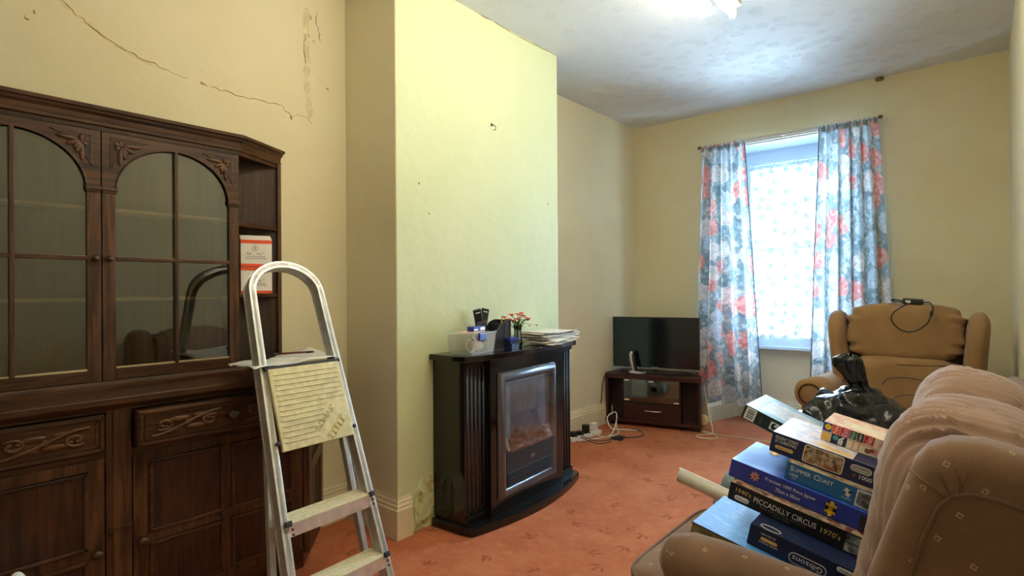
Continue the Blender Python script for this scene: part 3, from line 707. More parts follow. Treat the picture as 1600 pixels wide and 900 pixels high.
def scroll(mb, x, yc, zc, L, hh, sg):
    # S-scroll with leaf and round eyes, carved relief lying on the drawer front
    pts = []
    for i in range(26):
        t = i/25; y = yc+sg*L*(t-.5); z = zc+hh*.8*math.sin(PI*(t-.5)*1.0)*(1 if sg > 0 else -1)*.9
        pts.append((x, y, z))
    mb.tube(pts, .0085, 6, flat=.7)
    for e, sz in ((1, 1), (-1, -1)):
        cy, cz = yc+sg*e*L*.33, zc-sz*sg*hh*.10
        sp = []
        for i in range(30):
            a = i/29*4.4*PI; r = hh*.62*(1-i/40)
            sp.append((x, cy+sg*e*r*1.25*math.cos(a*.5+.8), cz+sz*r*.8*math.sin(a*.5+.8)))
        mb.tube(sp, .0065, 6)
        for q in range(4):
            a = q*PI/2+.5; mb.pillow((x+.001, cy+.016*math.cos(a), cz+.010*math.sin(a)), (.004, .009, .006), (1, 1), nu=10, nv=6)
        mb.pillow((x, yc+sg*e*L*.12, zc+sz*sg*hh*-.42), (.005, L*.16, .010), (1, 1), nu=12, nv=6)
        mb.pillow((x, yc+sg*e*L*.20, zc+sz*sg*hh*.48), (.005, L*.13, .009), (1, 1), nu=12, nv=6)
    mb.lathe([(.012, -.002), (.012, .004), (.008, .006), (.006, .003), (.001, .003)], (x, yc, zc), 12, 'x')
def drawer(y0, y1, pull):
    x = FX+pull
    d = cbuild(MB().box(FX-.02, x+.006, y0, y1, .716, .848), 'drawer', 'oak_y', bevel=.004)
    cbuild(frame_moulding(MB(), x+.006, y0+.004, y1-.004, .720, .844, .010, .006), 'drawer_moulding', 'oak_y', d, bevel=.002)
    cbuild(frame_moulding(MB(), x+.006, y0+.022, y1-.022, .736, .828, .005, .003), 'inner_bead', 'oak_y', d)
    yc = (y0+y1)/2
    for e in (-1, 1):
        m_ = MB(); scroll(m_, x+.008, yc+e*.165, .782, .245, .044, -e); cbuild(m_, 'carving', 'carve', d, smooth=True)
    knob(d, x+.006, yc, .782, .022)
drawer(.642, 1.300, .045); drawer(2*CY-1.300, 2*CY-.642, .012)
def low_door(y0, y1, kside):
    d = cbuild(MB().box(FX-.016, FX+.004, y0, y1, .105, .690), 'door', 'oak_z', bevel=.003)
    yc = (y0+y1)/2; cols = ((y0+.062, yc-.028), (yc+.028, y1-.062)); rows = ((.155, .335), (.395, .640))
    for c0, c1 in cols:
        for r0, r1 in rows:
            cbuild(MB().box(FX+.0042, FX+.0055, c0, c1, r0, r1), 'door_panel', 'oak_panel', d)
            cbuild(frame_moulding(MB(), FX+.004, c0-.012, c1+.012, r0-.012, r1+.012, .012, .008), 'panel_moulding', 'oak_y', d, bevel=.003)
    cbuild(MB().prism([(yc-.034, .385), (yc+.034, .392), (yc+.026, .368), (yc-.026, .360)], FX, FX+.016, 'x'), 'centre_boss', 'oak_y', d, bevel=.003)
    knob(d, FX+.004, (y0+.026) if kside < 0 else (y1-.026), .365, .017)
low_door(.640, 1.300, -1); low_door(2*CY-1.300, 2*CY-.640, 1)
for yy, zz in ((CY-.018, .425), (CY+.022, .432)):
    cbuild(MB().box(FX+.004, FX+.014, yy-.016, yy+.016, zz, zz+.010).tube([(FX+.004, yy, zz+.003), (FX+.022, yy, zz+.003)], .006, 8), 'turn_catch', 'brass_old', bevel=.001)
# upper part
UF = -2.575
cbuild(MB().box(BW, BW+.008, 2*CY-1.10, 1.10, .906, 1.93), 'back_board', 'oak_back')
for a_, c_ in ((1.10, 1.375), (2*CY-1.375, 2*CY-1.10)): cbuild(MB().box(BW, BW+.006, a_, c_, .906, 1.93), 'end_back_board', 'oak_in')
cbuild(MB().box(BW, UF-.02, 2*CY-1.115, 1.115, .907, .935), 'upper_bottom', 'oak_y')
cbuild(MB().prism(mir([(BW, 1.375), (UF-.002, 1.115)]), 1.912, 1.935), 'upper_top', 'oak_y')
for e in (1, -1):
    yy = 1.098 if e > 0 else 2*CY-1.098
    cbuild(MB().box(BW, UF-.002, yy-.007, yy+.007, .907, 1.92), 'divider', 'oak_in')
    yy = 1.366 if e > 0 else 2*CY-1.366
    cbuild(MB().box(BW, BW+.022, yy-.009, yy+.009, .907, 1.92), 'end_post', 'oak_z')
    for z in (1.268, 1.598, .910):
        pts = [(BW, 1.105), (UF-.008, 1.105), (UF-.008, 1.118), (BW+.012, 1.362), (BW, 1.362)]
        if e < 0: pts = [(x, 2*CY-y) for x, y in pts]
        cbuild(MB().prism(pts, z-.016 if z > 1 else z, z if z > 1 else z+.012), 'end_shelf', 'oak_y')
cbuild(MB().sweep(list(reversed(mir([(BW, 1.375), (UF, 1.115)]))), [(-.012, .906), (.014, .906), (.014, .922), (.006, .930), (.004, .936), (-.012, .936)]), 'base_moulding', 'oak_y')
cbuild(MB().sweep(list(reversed(mir([(BW, 1.375), (UF, 1.115)]))), [(-.02, 1.900), (.004, 1.900), (.005, 1.914), (.012, 1.918), (.013, 1.930), (.009, 1.934), (.012, 1.952), (.022, 1.962), (.024, 1.970), (.034, 1.973), (.036, 1.986), (-.02, 1.990)]), 'cornice', 'oak_y')
cbuild(MB().prism(mir([(BW, 1.375), (UF+.01, 1.115)]), 1.975, 1.988), 'cabinet_top', 'oak_y')
for z in (1.258, 1.612): cbuild(MB().box(BW+.008, UF-.045, 2*CY-1.09, 1.09, z-.014, z), 'inner_shelf', 'oak_shelf')
def glazed_door(y0, y1, kside):
    z0, z1 = .937, 1.908; x0, x1 = UF-.020, UF; st = .046; o0, o1 = y0+st, y1-st; ob = .982; sp = 1.675; ap = 1.866; yc = (y0+y1)/2; hw = (o1-o0)/2
    d = cbuild(MB().box(x0, x1, y0+.002, o0, z0, sp+.01), 'glazed_door', 'oak_z', bevel=.002)
    cbuild(MB().box(x0, x1, o1, y1-.002, z0, sp+.01), 'stile', 'oak_z', d, bevel=.002)
    cbuild(MB().box(x0, x1, o0, o1, z0, ob), 'bottom_rail', 'oak_y', d, bevel=.002)
    m_ = MB(); n = 28; A = [(yc-hw*math.cos(PI*i/n), sp+(ap-sp)*math.sin(PI*i/n)) for i in range(n+1)]
    T = [(y0+.002+(y1-y0-.004)*i/n, z1) for i in range(n+1)]
    vs = [(x1, *p) for p in A]+[(x1, *p) for p in T]+[(x0, *p) for p in A]+[(x0, *p) for p in T]; k = n+1
    fs = []
    for i in range(n): fs += [(i, i+1, k+i+1, k+i), (2*k+i+1, 2*k+i, 3*k+i, 3*k+i+1), (i+1, i, 2*k+i, 2*k+i+1), (k+i, k+i+1, 3*k+i+1, 3*k+i)]
    m_.add(vs, fs)
    for (a, c) in ((y0+.002, o0), (o1, y1-.002)):
        q = [(a, sp), (c, sp), (a if a < yc else c, z1)]; m_.prism(q, x0, x1, 'x')
    cbuild(m_, 'arch_head', 'oak_y', d)
    for i in (0,): cbuild(MB().tube([(x1, p[0], p[1]) for p in A], .004, 6), 'arch_bead', 'oak_y', d, smooth=True)
    for e in (-1, 1):
        yy0, yy1 = (y0, o0+.006) if e < 0 else (o1-.006, y1)
        cbuild(MB().box(x1, x1+.010, yy0, yy1, sp-.004, sp+.010).box(x1, x1+.006, yy0+.003, yy1-.003, sp-.012, sp-.004), 'capital', 'oak_y', d, bevel=.002)
        # spandrel carving
        cy = y0+.030 if e < 0 else y1-.030; s = 1 if e < 0 else -1
        T3 = [(cy, 1.880), (cy+s*.125, 1.880), (cy+s*.075, 1.862), (cy+s*.035, 1.825), (cy, 1.760)]
        cbuild(MB().prism(T3, x1, x1+.0015, 'x'), 'spandrel_panel', 'oak_in', d)
        c = MB(); o = Vector((x1+.003, cy+s*.032, 1.852))
        for a, L in ((.10, .075), (-.95, .040), (-1.60, .075), (PI*.88, .024), (PI*.5, .022), (-2.4, .024), (-.45, .050), (-1.25, .052)):
            dy, dz = s*math.cos(a), math.sin(a); cc = o+Vector((0, dy*L*.55, dz*L*.55)); R = Matrix.Rotation(math.atan2(dz, dy), 3, 'X')
            c.pillow(cc, (.005, L*.5, .0085), (1, 1), R, nu=10, nv=6)
        c.lathe([(.006, -.002), (.006, .004), (.001, .006)], o, 10, 'x')
        c.tube([(x1+.001, p[0], p[1]) for p in T3], .0022, 6, closed=True)
        cbuild(c, 'leaf_carving', 'carve', d, smooth=True)
    cbuild(MB().box(x0+.004, x1+.004, yc-.007, yc+.007, ob, ap), 'glazing_bar', 'oak_z', d, bevel=.002)
    for (a, c) in ((o0, yc-.007), (yc+.007, o1)): cbuild(MB().box(x0+.004, x1+.004, a, c, 1.402, 1.418), 'glazing_bar', 'oak_y', d, bevel=.002)
    for (a, c, z_) in ((o0, o1, ob),): cbuild(MB().box(x1-.012, x1-.002, a, c, z_, z_+.006), 'putty_bead', 'oak_shelf', d)
    for (a, c) in ((o0-.004, yc), (yc, o1+.004)):
        for (e, f) in ((ob-.004, 1.41), (1.41, ap+.01)):
            if e > 1.3:
                pts = [(a, e), (c, e)] + [(yy, min(f, sp+(ap+.006-sp)*math.sqrt(max(0, 1-((yy-yc)/(hw+.004))**2)))) for yy in [c+(a-c)*i/10 for i in range(11)]]
                cbuild(MB().prism(pts, x0+.006, x0+.009, 'x'), 'pane', 'cglass', d)
            else: cbuild(MB().box(x0+.006, x0+.009, a, c, e, f), 'pane', 'cglass', d)
    knob(d, x1, (y0+.022) if kside < 0 else (y1-.022), 1.408, .013)
glazed_door(CY, 1.115, -1); glazed_door(2*CY-1.115, CY, 1)

# boxes of syringes style cartons in the end shelf
for i, z in enumerate((1.2685, 1.395)):
    c = thing('carton', ('white and orange carton, lower of the two in the dresser end niche', 'white and orange carton with raised flap, upper of two in the dresser niche')[i], 'box', (-2.695, 1.125, z), (0, 0, math.radians(0)), group='cartons in the dresser end')
    # front of the carton faces the canted opening
    ang = math.radians(-38); Wd = .135
    R = Matrix.Rotation(math.radians(90-38), 4, 'Z')
    c.rotation_euler = (0, 0, math.radians(72)); c.location = (-2.618, 1.138, z)
    MB().box(0, Wd, 0, .062, 0, .125).build('carton_body', 'whitecard', c, bevel=.0015)
    plate(c, 'orange_band', rect(0, Wd, .109, .1245), 'orange'); plate(c, 'orange_band', rect(0, Wd, .0005, .013), 'orange')
    r_ = MB(); r_.tube([(Wd*.46+.012*math.cos(2*PI*q/20), -.001, .086+.012*math.sin(2*PI*q/20)) for q in range(20)], .0008, 4, closed=True); r_.build('ring_emblem', 'greyink', c)
    lettering(c, '$', 'greyink', FM(Wd*.46-.004, .079), h=.014)
    lettering(c, 'Sol', 'ink', FM(.026, .056), h=.011); lettering(c, 'Vet™', 'greyink', FM(.068, .056), h=.0105)
    lettering(c, 'in 4th based therapy', 'greyink', FM(.022, .042), w=.085); lettering(c, 'latex and cold technology', 'greyink', FM(.022, .034), w=.09)
    if i: MB().add([(0, 0, .1255), (Wd, 0, .1255), (Wd, .055, .150), (0, .055, .150)], [(0, 1, 2, 3)]).build('flap', 'whitecard', c, solid=.002)
# odds on the dresser top
bo = MB().pillow((0, 0, .018), (.04, .022, .018), (.5, .5), nu=20, nv=10).tube([(-.03, 0, .03), (.02, .004, .038), (.05, 0, .03)], .006, 8).build('torch', 'black_plas', None, True)
bo.location = (-2.625, 1.37, .9225); bo.rotation_euler = (0, 0, .9); tag(bo, 'small black plastic gadget on the dresser top behind the ladder', 'gadget')

# ------------------------------------------------------------------ step ladder
TILT = math.radians(20); LY = math.radians(3)
lad = thing('step_ladder', 'worn aluminium step ladder with hooped handrail leaning by the dresser', 'ladder', (-1.799, 1.266, 0))
w_ = Vector((-math.sin(LY), math.cos(LY), 0)); h_ = Vector((math.cos(LY), math.sin(LY), 0))
up_ = Vector((0, 0, math.cos(TILT))) - h_*math.sin(TILT); n_ = w_.cross(up_)
LM = Matrix((w_, up_, n_)).transposed().to_4x4()
def L(mb, name, mat, par=lad, **kw): return mb.xf(LM).build(name, mat, par, **kw)
def bar(mb, path, w, d):     # rectangular section along a path lying in the ladder plane (x,y) with depth d behind z=0
    P = [Vector(p) for p in path]; k = len(P); vs = []
    for i in range(k):
        t = (P[min(i+1, k-1)]-P[max(i-1, 0)]).normalized(); n = Vector((-t.y, t.x))
        for o, z in ((-w/2, 0), (w/2, 0), (w/2, -d), (-w/2, -d)): q = P[i]+n*o; vs.append((q.x, q.y, z))
    fs = [(i*4+j, i*4+(j+1) % 4, (i+1)*4+(j+1) % 4, (i+1)*4+j) for i in range(k-1) for j in range(4)] + [(0, 1, 2, 3), ((k-1)*4+3, (k-1)*4+2, (k-1)*4+1, (k-1)*4)]
    mb.add(vs, fs)
cL = lambda s: -.212-(1.40-s)*.0525; cRt = lambda s: .098+(1.40-s)*.030
loop = []
x0, x1 = cL(1.36), cRt(1.36); mx = (x0+x1)/2; rr = (x1-x0)/2
for i in range(1, 18): a = PI-PI*i/18; loop.append((mx+rr*math.cos(a), 1.36+.125*math.sin(a)))
path = [(cL(s), s) for s in (.02, .3, .6, .9, 1.2, 1.36)] + loop + [(cRt(s), s) for s in (1.36, 1.2, .9, .6, .3, .02)]
fr = MB(); bar(fr, path, .018, .060); fr_o = L(fr, 'front_frame', 'alu', bevel=.002)
fe = MB(); bar(fe, [(p[0], p[1]) for p in path], 0.030, .006); L(fe, 'frame_flange', 'alu_edge', fr_o, bevel=.0015)
fe = MB(); bar(fe, [(p[0], p[1]) for p in path], .024, .004); fe.v = [v+Vector((0, 0, -.056)) for v in fe.v]; L(fe, 'frame_flange', 'alu', fr_o)
def tread(s, nm='tread'):
    a, c = cL(s)+.010, cRt(s)-.010; t = MB()
    # tread surface is horizontal: build in plane coords using the tilt
    dz = math.sin(TILT); dy = math.cos(TILT)
    def P(x, dep, hgt): # dep backwards horizontally, hgt vertically, from the front top edge of the tread
        return (x, s + hgt*math.cos(TILT) + dep*math.sin(TILT), .012 + hgt*math.sin(TILT) - dep*math.cos(TILT))
    t.add([P(a, 0, 0), P(c, 0, 0), P(c, .10, 0), P(a, .10, 0), P(a, 0, -.005), P(c, 0, -.005), P(c, .10, -.005), P(a, .10, -.005)], [(0,3,2,1),(4,5,6,7),(0,1,5,4),(1,2,6,5),(2,3,7,6),(3,0,4,7)])
    o = L(t, nm, 'tread')
    f = MB(); f.add([P(a, 0, -.005), P(c, 0, -.005), P(c, .004, -.005), P(a, .004, -.005), P(a, 0, -.052), P(c, 0, -.052), P(c, .004, -.052), P(a, .004, -.052)], [(0,3,2,1),(4,5,6,7),(0,1,5,4),(1,2,6,5),(2,3,7,6),(3,0,4,7)])
    L(f, 'tread_lip', 'alu_edge', o)
    for q in range(7):
        r = MB(); d = .008+q*.013
        r.add([P(a, d, .0015), P(c, d, .0015), P(c, d+.005, .0015), P(a, d+.005, .0015), P(a, d, -.001), P(c, d, -.001), P(c, d+.005, -.001), P(a, d+.005, -.001)], [(0,3,2,1),(4,5,6,7),(0,1,5,4),(1,2,6,5),(2,3,7,6),(3,0,4,7)])
        L(r, 'grip_rib', 'tread', o)
    for x in (a-.004, c+.004):
        L(MB().box(x-.013, x+.013, s-.010, s+.010, .006, .020), 'rubber_cap', 'blackrub', o, bevel=.003)
        for q in (-.022, -.040): L(MB().lathe([(.001, 0), (.0048, 0), (.0048, .003), (.001, .004)], (x+(.008 if x < 0 else -.008), s+q, .020), 8), 'rivet', 'rust', o)
tread(.452); tread(.205)
# hanging ribbed platform
pa, pc = cL(.86)+.016, cRt(.86)-.016
pf = MB().box(pa, pc, .706, 1.030, .002, .016); plat = L(pf, 'platform', 'plate', bevel=.003)
for i in range(14):
    s = .735+i*.0205; x0_ = pa+.018; x1_ = pc-.018
    if s < .86: x1_ = pa+.018+(pc-pa-.036)*(.50+ (s-.735)*1.6)
    L(MB().box(x0_, x1_, s, s+.005, .016, .0195), 'rib', 'plate', plat, bevel=.001)
# embossed word and little ladder, slanting upwards
ca, sa = math.cos(.72), math.sin(.72)
EM = lambda x, y: Matrix(((ca, -sa, 0, x), (sa, ca, 0, y), (0, 0, 1, .0178), (0, 0, 0, 1)))
vs_, fs_ = text_mesh('CLIMAX', w=.125)
em = MB(); em.add([EM(pa+.165, .752) @ v for v in vs_], fs_); L(em, 'embossed_word', 'plate', plat, solid=.003)
em = MB()
for o_ in (0, .028):
    p0 = EM(pa+.205, .715) @ Vector((0, -o_+.014, 0)); p1 = EM(pa+.205, .715) @ Vector((.115, -o_+.014, 0)); em.tube([p0, p1], .0022, 6)
for q in range(5):
    p0 = EM(pa+.205, .715) @ Vector((.012+q*.022, .014, 0)); p1 = EM(pa+.205, .715) @ Vector((.012+q*.022, -.014, 0)); em.tube([p0, p1], .0018, 6)
L(em, 'embossed_ladder', 'plate', plat)
L(MB().box(pa-.01, pc+.01, 1.028, 1.042, -.03, .014), 'hinge_bar', 'blackrub', bevel=.002)
for x in (pa-.012, pc+.012): L(MB().lathe([(.001, 0), (.008, 0), (.008, .008), (.001, .01)], (x, .742, .006), 10), 'bolt', 'blackrub')
# rear frame, folded a little behind
def rear(x0_, x1_, nm='rear_leg'):
    P0 = Vector((x0_, 1.02, -.075)); P1 = Vector((x1_, .03, -.145)); m_ = MB()
    vs = []
    for P in (P0, P1):
        for dx, dz in ((-.012, 0), (.012, 0), (.012, -.03), (-.012, -.03)): vs.append((P.x+dx, P.y, P.z+dz))
    m_.add(vs, [(0, 1, 2, 3), (7, 6, 5, 4)]+[(j, (j+1) % 4, 4+(j+1) % 4, 4+j) for j in range(4)])
    return L(m_, nm, 'alu', bevel=.003)
rear(-.185, -.300); rear(.120, .140)
L(MB().box(-.29, .13, .10, .135, -.165, -.14), 'rear_brace', 'alu', bevel=.003)
L(MB().box(-.185, .12, .985, 1.015, -.105, -.075), 'rear_brace', 'alu', bevel=.003)
for (x, z, y) in ((cL(.02), -.025, .012), (cRt(.02), -.025, .012), (-.300, -.158, .03), (.140, -.158, .03)): L(MB().box(x-.02, x+.02, y-.03, y+.03, z-.035, z+.03), 'rubber_foot', 'blackrub', bevel=.006)

# crumpled sheet lying over the ladder platform and the dresser top
P_ = [(-2.11, .965, .985), (-2.13, 1.05, .986), (-2.16, 1.36, .988), (-2.33, 1.42, .99), (-2.60, 1.47, .985), (-2.63, 1.33, .965), (-2.52, 1.20, .955), (-2.50, 1.03, .965), (-2.32, .98, .975)]
sh = MB(); cN = Vector((-2.35, 1.2, .985)); ring = []
def edge(u):
    t = u*len(P_); i = int(t) % len(P_); f = t-int(t); return Vector(P_[i]).lerp(Vector(P_[(i+1) % len(P_)]), f)
def shf(u, v):
    e = edge(u % 1.0); p = cN.lerp(e, .02+.98*v)
    p.z += .010*nz(p, 9)*(.4+v) + .006*nz(p, 24); return p
sh.grid(shf, 72, 14, True); sheet = sh.build('polythene_sheet', 'polythene', None, True, solid=.002); tag(sheet, 'crumpled white sheet draped over the ladder top', 'sheet')
pen = thing('pen', 'thin dark red and black pen on the white sheet', 'pen', (-2.33, 1.235, 1.004), (0, 0, 1.22))
MB().tube([(-.06, 0, 0), (.06, 0, 0)], .0045, 8).build('barrel', plain('dark_red_plastic', srgb(92, 26, 26), .4), pen, True)
MB().tube([(.06, 0, 0), (.085, 0, 0), (.095, 0, 0)], [.005, .0045, .001], 8).build('cap', 'black_plas', pen, True); MB().tube([(-.085, 0, 0), (-.06, 0, 0)], .0048, 8).build('end', 'black_plas', pen, True)

# white bag peak near the dresser
wb_ = MB().pillow((0, 0, .20), (.11, .12, .21), (.8, .9), disp=lambda p, n: .02*nz(p, 14), nu=30, nv=20).pillow((0, .0, .432), (.020, .022, .05), (.9, .9), disp=lambda p, n: .006*nz(p, 30), nu=18, nv=12).build('carrier_bag', 'polythene', None, True)
wb_.location = (-2.10, .285, 0); tag(wb_, 'knotted white carrier bag standing in front of the dresser', 'bag')

# ------------------------------------------------------------------ electric fireplace suite
FR = math.atan2(.9979, -.065)
fp = thing('electric_fireplace', 'gloss black electric fireplace suite with pewter framed fire', 'fireplace', (-2.06, 2.035, 0), (0, 0, FR))
def bow(x0, x1, y, d, n=18): return [(x0+(x1-x0)*i/n, y-d*math.sin(PI*i/n)**.9) for i in range(n+1)]
MB().prism([(.0, .0), (1.075, .0), (1.075, .158), (.0, .228)], .045, .90).build('surround', 'gloss_black', fp, bevel=.002)
# mantel shelf and hearth with bowed fronts
MB().prism(bow(-.03, 1.105, -.035, .055)+[(1.105, .156), (-.03, .228)], .900, .932).build('mantel_shelf', 'gloss_black', fp, bevel=.005)
MB().prism([(-.025, .22), (-.025, .02), (-.012, -.055)]+bow(.0, 1.085, -.060, .085)+[(1.112, -.035), (1.118, .01), (1.11, .15)], 0, .045).build('hearth', 'gloss_black', fp, bevel=.006)
MB().box(.165, .910, -.045, .0, .045, .90).build('centre_panel', 'gloss_black', fp, bevel=.003)
for x0 in (.0, .910):
    for i in range(5):
        x = x0+.012+i*.033
        MB().tube([(x+.012, .004, .06), (x+.012, .004, .89)], .0095, 12).build('flute', 'matt_black', fp, True)
    MB().box(x0, x0+.165, -.018, 0, .045, .085).build('pilaster_foot', 'gloss_black', fp, bevel=.003)
    MB().box(x0, x0+.165, -.018, 0, .872, .90).build('pilaster_cap', 'gloss_black', fp, bevel=.003)
# pewter frame: rounded section with mitred corners
fx0, fx1, fz0, fz1, fw = .225, .800, .118, .818, .058
prof = [(0, 0), (.004, .014), (.014, .024), (.028, .028), (.044, .022), (.054, .008), (.058, 0)]
m_ = MB(); vs = []; C4 = [(fx0, fz0, 1, 1), (fx1, fz0, -1, 1), (fx1, fz1, -1, -1), (fx0, fz1, 1, -1)]
for (x, z, sx, sz) in C4:
    for o, h in prof: vs.append((x+sx*o, -.045-h, z+sz*o))
k = len(prof); m_.add(vs, [(i*k+j, ((i+1) % 4)*k+j, ((i+1) % 4)*k+j+1, i*k+j+1) for i in range(4) for j in range(k-1)])
m_.build('fire_frame', 'pewter', fp, 'auto')
ix0, ix1, iz0, iz1 = fx0+fw, fx1-fw, fz0+fw, fz1-fw
MB().box(ix0-.004, ix1+.004, -.0462, -.0458, .37, iz1+.004).build('fire_back', 'firebrick', fp)
for q in range(3):
    MB().box(ix0+.02+q*.15, ix0+.155+q*.15, -.0475, -.0463, .50+(q % 2)*.05, .60+(q % 2)*.05).build('fire_brick', 'firebrick', fp, bevel=.003)
bed = MB(); bed.grid(lambda u, v: Vector((ix0+u*(ix1-ix0), -.048-.020*(1-v), .370+.075*v+.018*nz((u*6, v*3, 2), 1.4))), 40, 8); bed.build('ember_bed', 'ash', fp, True)
for i in range(16):
    x = ix0+.03+random.random()*(ix1-ix0-.06); z = .385+random.random()*.05
    MB().pillow((x, -.060, z), (.022+.012*random.random(), .010, .014), (.8, .8), disp=lambda p, n: .005*nz(p, 60), nu=12, nv=8).build('coal', 'ash', fp, True)
for (x, z, L_, a) in ((.40, .455, .13, .35), (.43, .44, .12, -.55), (.56, .435, .12, .25), (.36, .415, .10, -.1), (.62, .42, .10, -.35)):
    dx, dz = math.cos(a)*L_/2, math.sin(a)*L_/2
    lg = MB().tube([(x-dx, -.062, z-dz), (x, -.066, z+.004), (x+dx, -.062, z+dz)], [.020, .022, .018], 12).build('log', 'log', fp, True)
    MB().pillow((x+dx, -.066, z+dz), (.010, .012, .014), (1, 1), nu=10, nv=8).build('log_end', 'logend', lg, True)
MB().box(ix0, ix1, -.0885, -.0865, .37, iz1).build('fire_glass', 'fireglass', fp)
MB().box(ix0-.003, ix1+.003, -.064, -.046, iz0, .368).build('control_panel', 'matt_black', fp, bevel=.002)
for i in range(5): MB().box(ix0+.006, ix1-.006, -.072, -.062, iz0+.008+i*.0155, iz0+.0145+i*.0155).build('louvre_slat', 'matt_black', fp, bevel=.001)
bd = plate(fp, 'maker_badge', pillpoly(.531, .298, .040, .018), 'chrome', -.064, .002)
plate(fp, 'badge_face', pillpoly(.531, .298, .034, .012), 'ink', -.066, .0006)
lettering(fp, 'Dimplex', 'chrome', FM(.517, .2945, -.0671), w=.028, name='badge_lettering')

# ------------------------------------------------------------------ things on the mantel
MZ = .9325
tub = thing('plastic_tub', 'clear plastic storage tub with a blue clip on the mantel', 'tub', (-2.13, 2.165, MZ), (0, 0, math.radians(100)))
tw, td, th_ = .105, .075, .105
m_ = MB()
def tubf(z, g): return [(-tw-g, -td-g, z), (tw+g, -td-g, z), (tw+g, td+g, z), (-tw-g, td+g, z)]
V8 = tubf(0, 0)+tubf(th_, .010)+tubf(th_, .007)+tubf(.003, -.003)
m_.add(V8, [(0, 3, 2, 1)]+[(j, (j+1) % 4, 4+(j+1) % 4, 4+j) for j in range(4)]+[(4+j, 4+(j+1) % 4, 8+(j+1) % 4, 8+j) for j in range(4)]+[(8+j, 8+(j+1) % 4, 12+(j+1) % 4, 12+j) for j in range(4)]+[(12, 13, 14, 15)])
m_.build('tub_body', 'clearplas', tub)
MB().box(-tw-.014, tw+.014, -td-.014, td+.014, th_, th_+.010).build('tub_lid', 'clearplas', tub, bevel=.003)
MB().box(-.065, .005, -td-.022, -td-.010, th_-.030, th_+.010).build('clip', 'blueplas', tub, bevel=.004)
cab2 = MB(); 
for q in range(3): cab2.tube([(-.05+.045*math.cos(a/24*2*PI)+q*.02, -.03+q*.015, .05+.040*math.sin(a/24*2*PI)) for a in range(24)], .0045, 6, closed=True)
o = cab2.build('coiled_cable', 'cream_plas', None, True); o.location = tub.location; o.rotation_euler = tub.rotation_euler; tag(o, 'coiled cream cable inside the clear plastic tub', 'cable')
o = MB().pillow((.02, .0, .034), (.05, .045, .028), (.7, .7), disp=lambda p, n: .004*nz(p, 40), nu=20, nv=12).build('face_mask', 'kraft', None, True); o.location = tub.location+Vector((0, 0, .003)); o.rotation_euler = tub.rotation_euler; tag(o, 'pale moulded dust mask lying inside the clear plastic tub', 'mask')
o = MB().box(-.04, .04, -.02, .0, .006, .075).build('notebook', 'greyink', None, bevel=.003); o.location = tub.location+tub.rotation_euler.to_matrix() @ Vector((.05, .05, .0)); o.rotation_euler = (0.2, 0, math.radians(130)); tag(o, 'small grey book standing inside the clear plastic tub', 'book')
o = MB().box(-.085, .06, -.055, .05, 0, .003).build('card', 'kraft', None); o.location = tub.location+Vector((0, 0, th_+.0105)); o.rotation_euler = (0, 0, math.radians(112)); tag(o, 'pale pink card lying on the clear plastic tub', 'card')
ct = thing('small_carton', 'small blue and white carton on top of the plastic tub', 'carton', (-2.115, 2.185, MZ+th_+.0145), (0, 0, math.radians(98)))
MB().box(-.055, .055, -.022, .022, 0, .026).build('carton_body', 'bluecard', ct, bevel=.001)
plate(ct, 'white_label', rect(.008, .05, .005, .021), 'whiteink', -.0222); plate(ct, 'white_label', rect(-.05, -.015, .005, .014), 'whiteink', -.0222)

og = thing('desk_organiser', 'black leatherette remote control caddy on the mantel', 'organiser', (-2.175, 2.385, MZ), (0, 0, math.radians(80)))
m_ = MB(); W2, D2 = .085, .062
side = [(-W2, 0), (W2, 0), (W2, .168), (.055, .168), (.02, .155), (-.01, .118), (-.05, .105), (-W2, .108)]
m_.prism(side, -D2, -D2+.006, 'y'); m_.prism(side, D2-.006, D2, 'y'); m_.box(-W2, -W2+.006, -D2, D2, 0, .108); m_.box(W2-.006, W2, -D2, D2, 0, .168); m_.box(-W2, W2, -D2, D2, 0, .006); m_.box(.018, .024, -D2, D2, 0, .15)
m_.build('caddy_body', 'black_leather', og, bevel=.002)
MB().tube([(x, -D2-.0005, z) for x, z in side], .0011, 5, closed=True).build('stitching', 'stitch', og)
MB().tube([(.046, -D2-.0006, .002), (.046, -D2-.0006, .166)], .0011, 5).build('stitching', 'stitch', og)
def remote(loc, rot, label, Lr):
    r = thing('remote_control', label, 'remote', loc, rot, group='remotes in the caddy')
    MB().box(-.024, .024, -.010, .010, 0, Lr).build('remote_body', 'black_plas', r, bevel=.006, seg=3)
    for i in range(8):
        for j in range(3): MB().box(-.016+j*.012, -.008+j*.012, -.0118, -.0098, Lr*.30+i*.012, Lr*.30+i*.012+.007).build('button', 'greyink' if i > 1 else 'silver', r)
    plate(r, 'brand_strip', rect(-.014, .014, Lr-.022, Lr-.017), 'whiteink', -.0100)
remote((-2.20, 2.335, MZ+.008), (math.radians(8), math.radians(-13), math.radians(62)), 'slim black remote leaning left in the caddy', .235)
remote((-2.245, 2.345, MZ+.008), (math.radians(-5), math.radians(12), math.radians(66)), 'black remote with rounded top behind the leaning remote', .232)
pc_ = MB().tube([(0, 0, 0), (.018, .022, .185)], .0042, 6).build('pencil', 'pencil', None); pc_.location = (-2.178, 2.432, MZ+.008); tag(pc_, 'orange pencil sticking out of the black caddy', 'pencil')
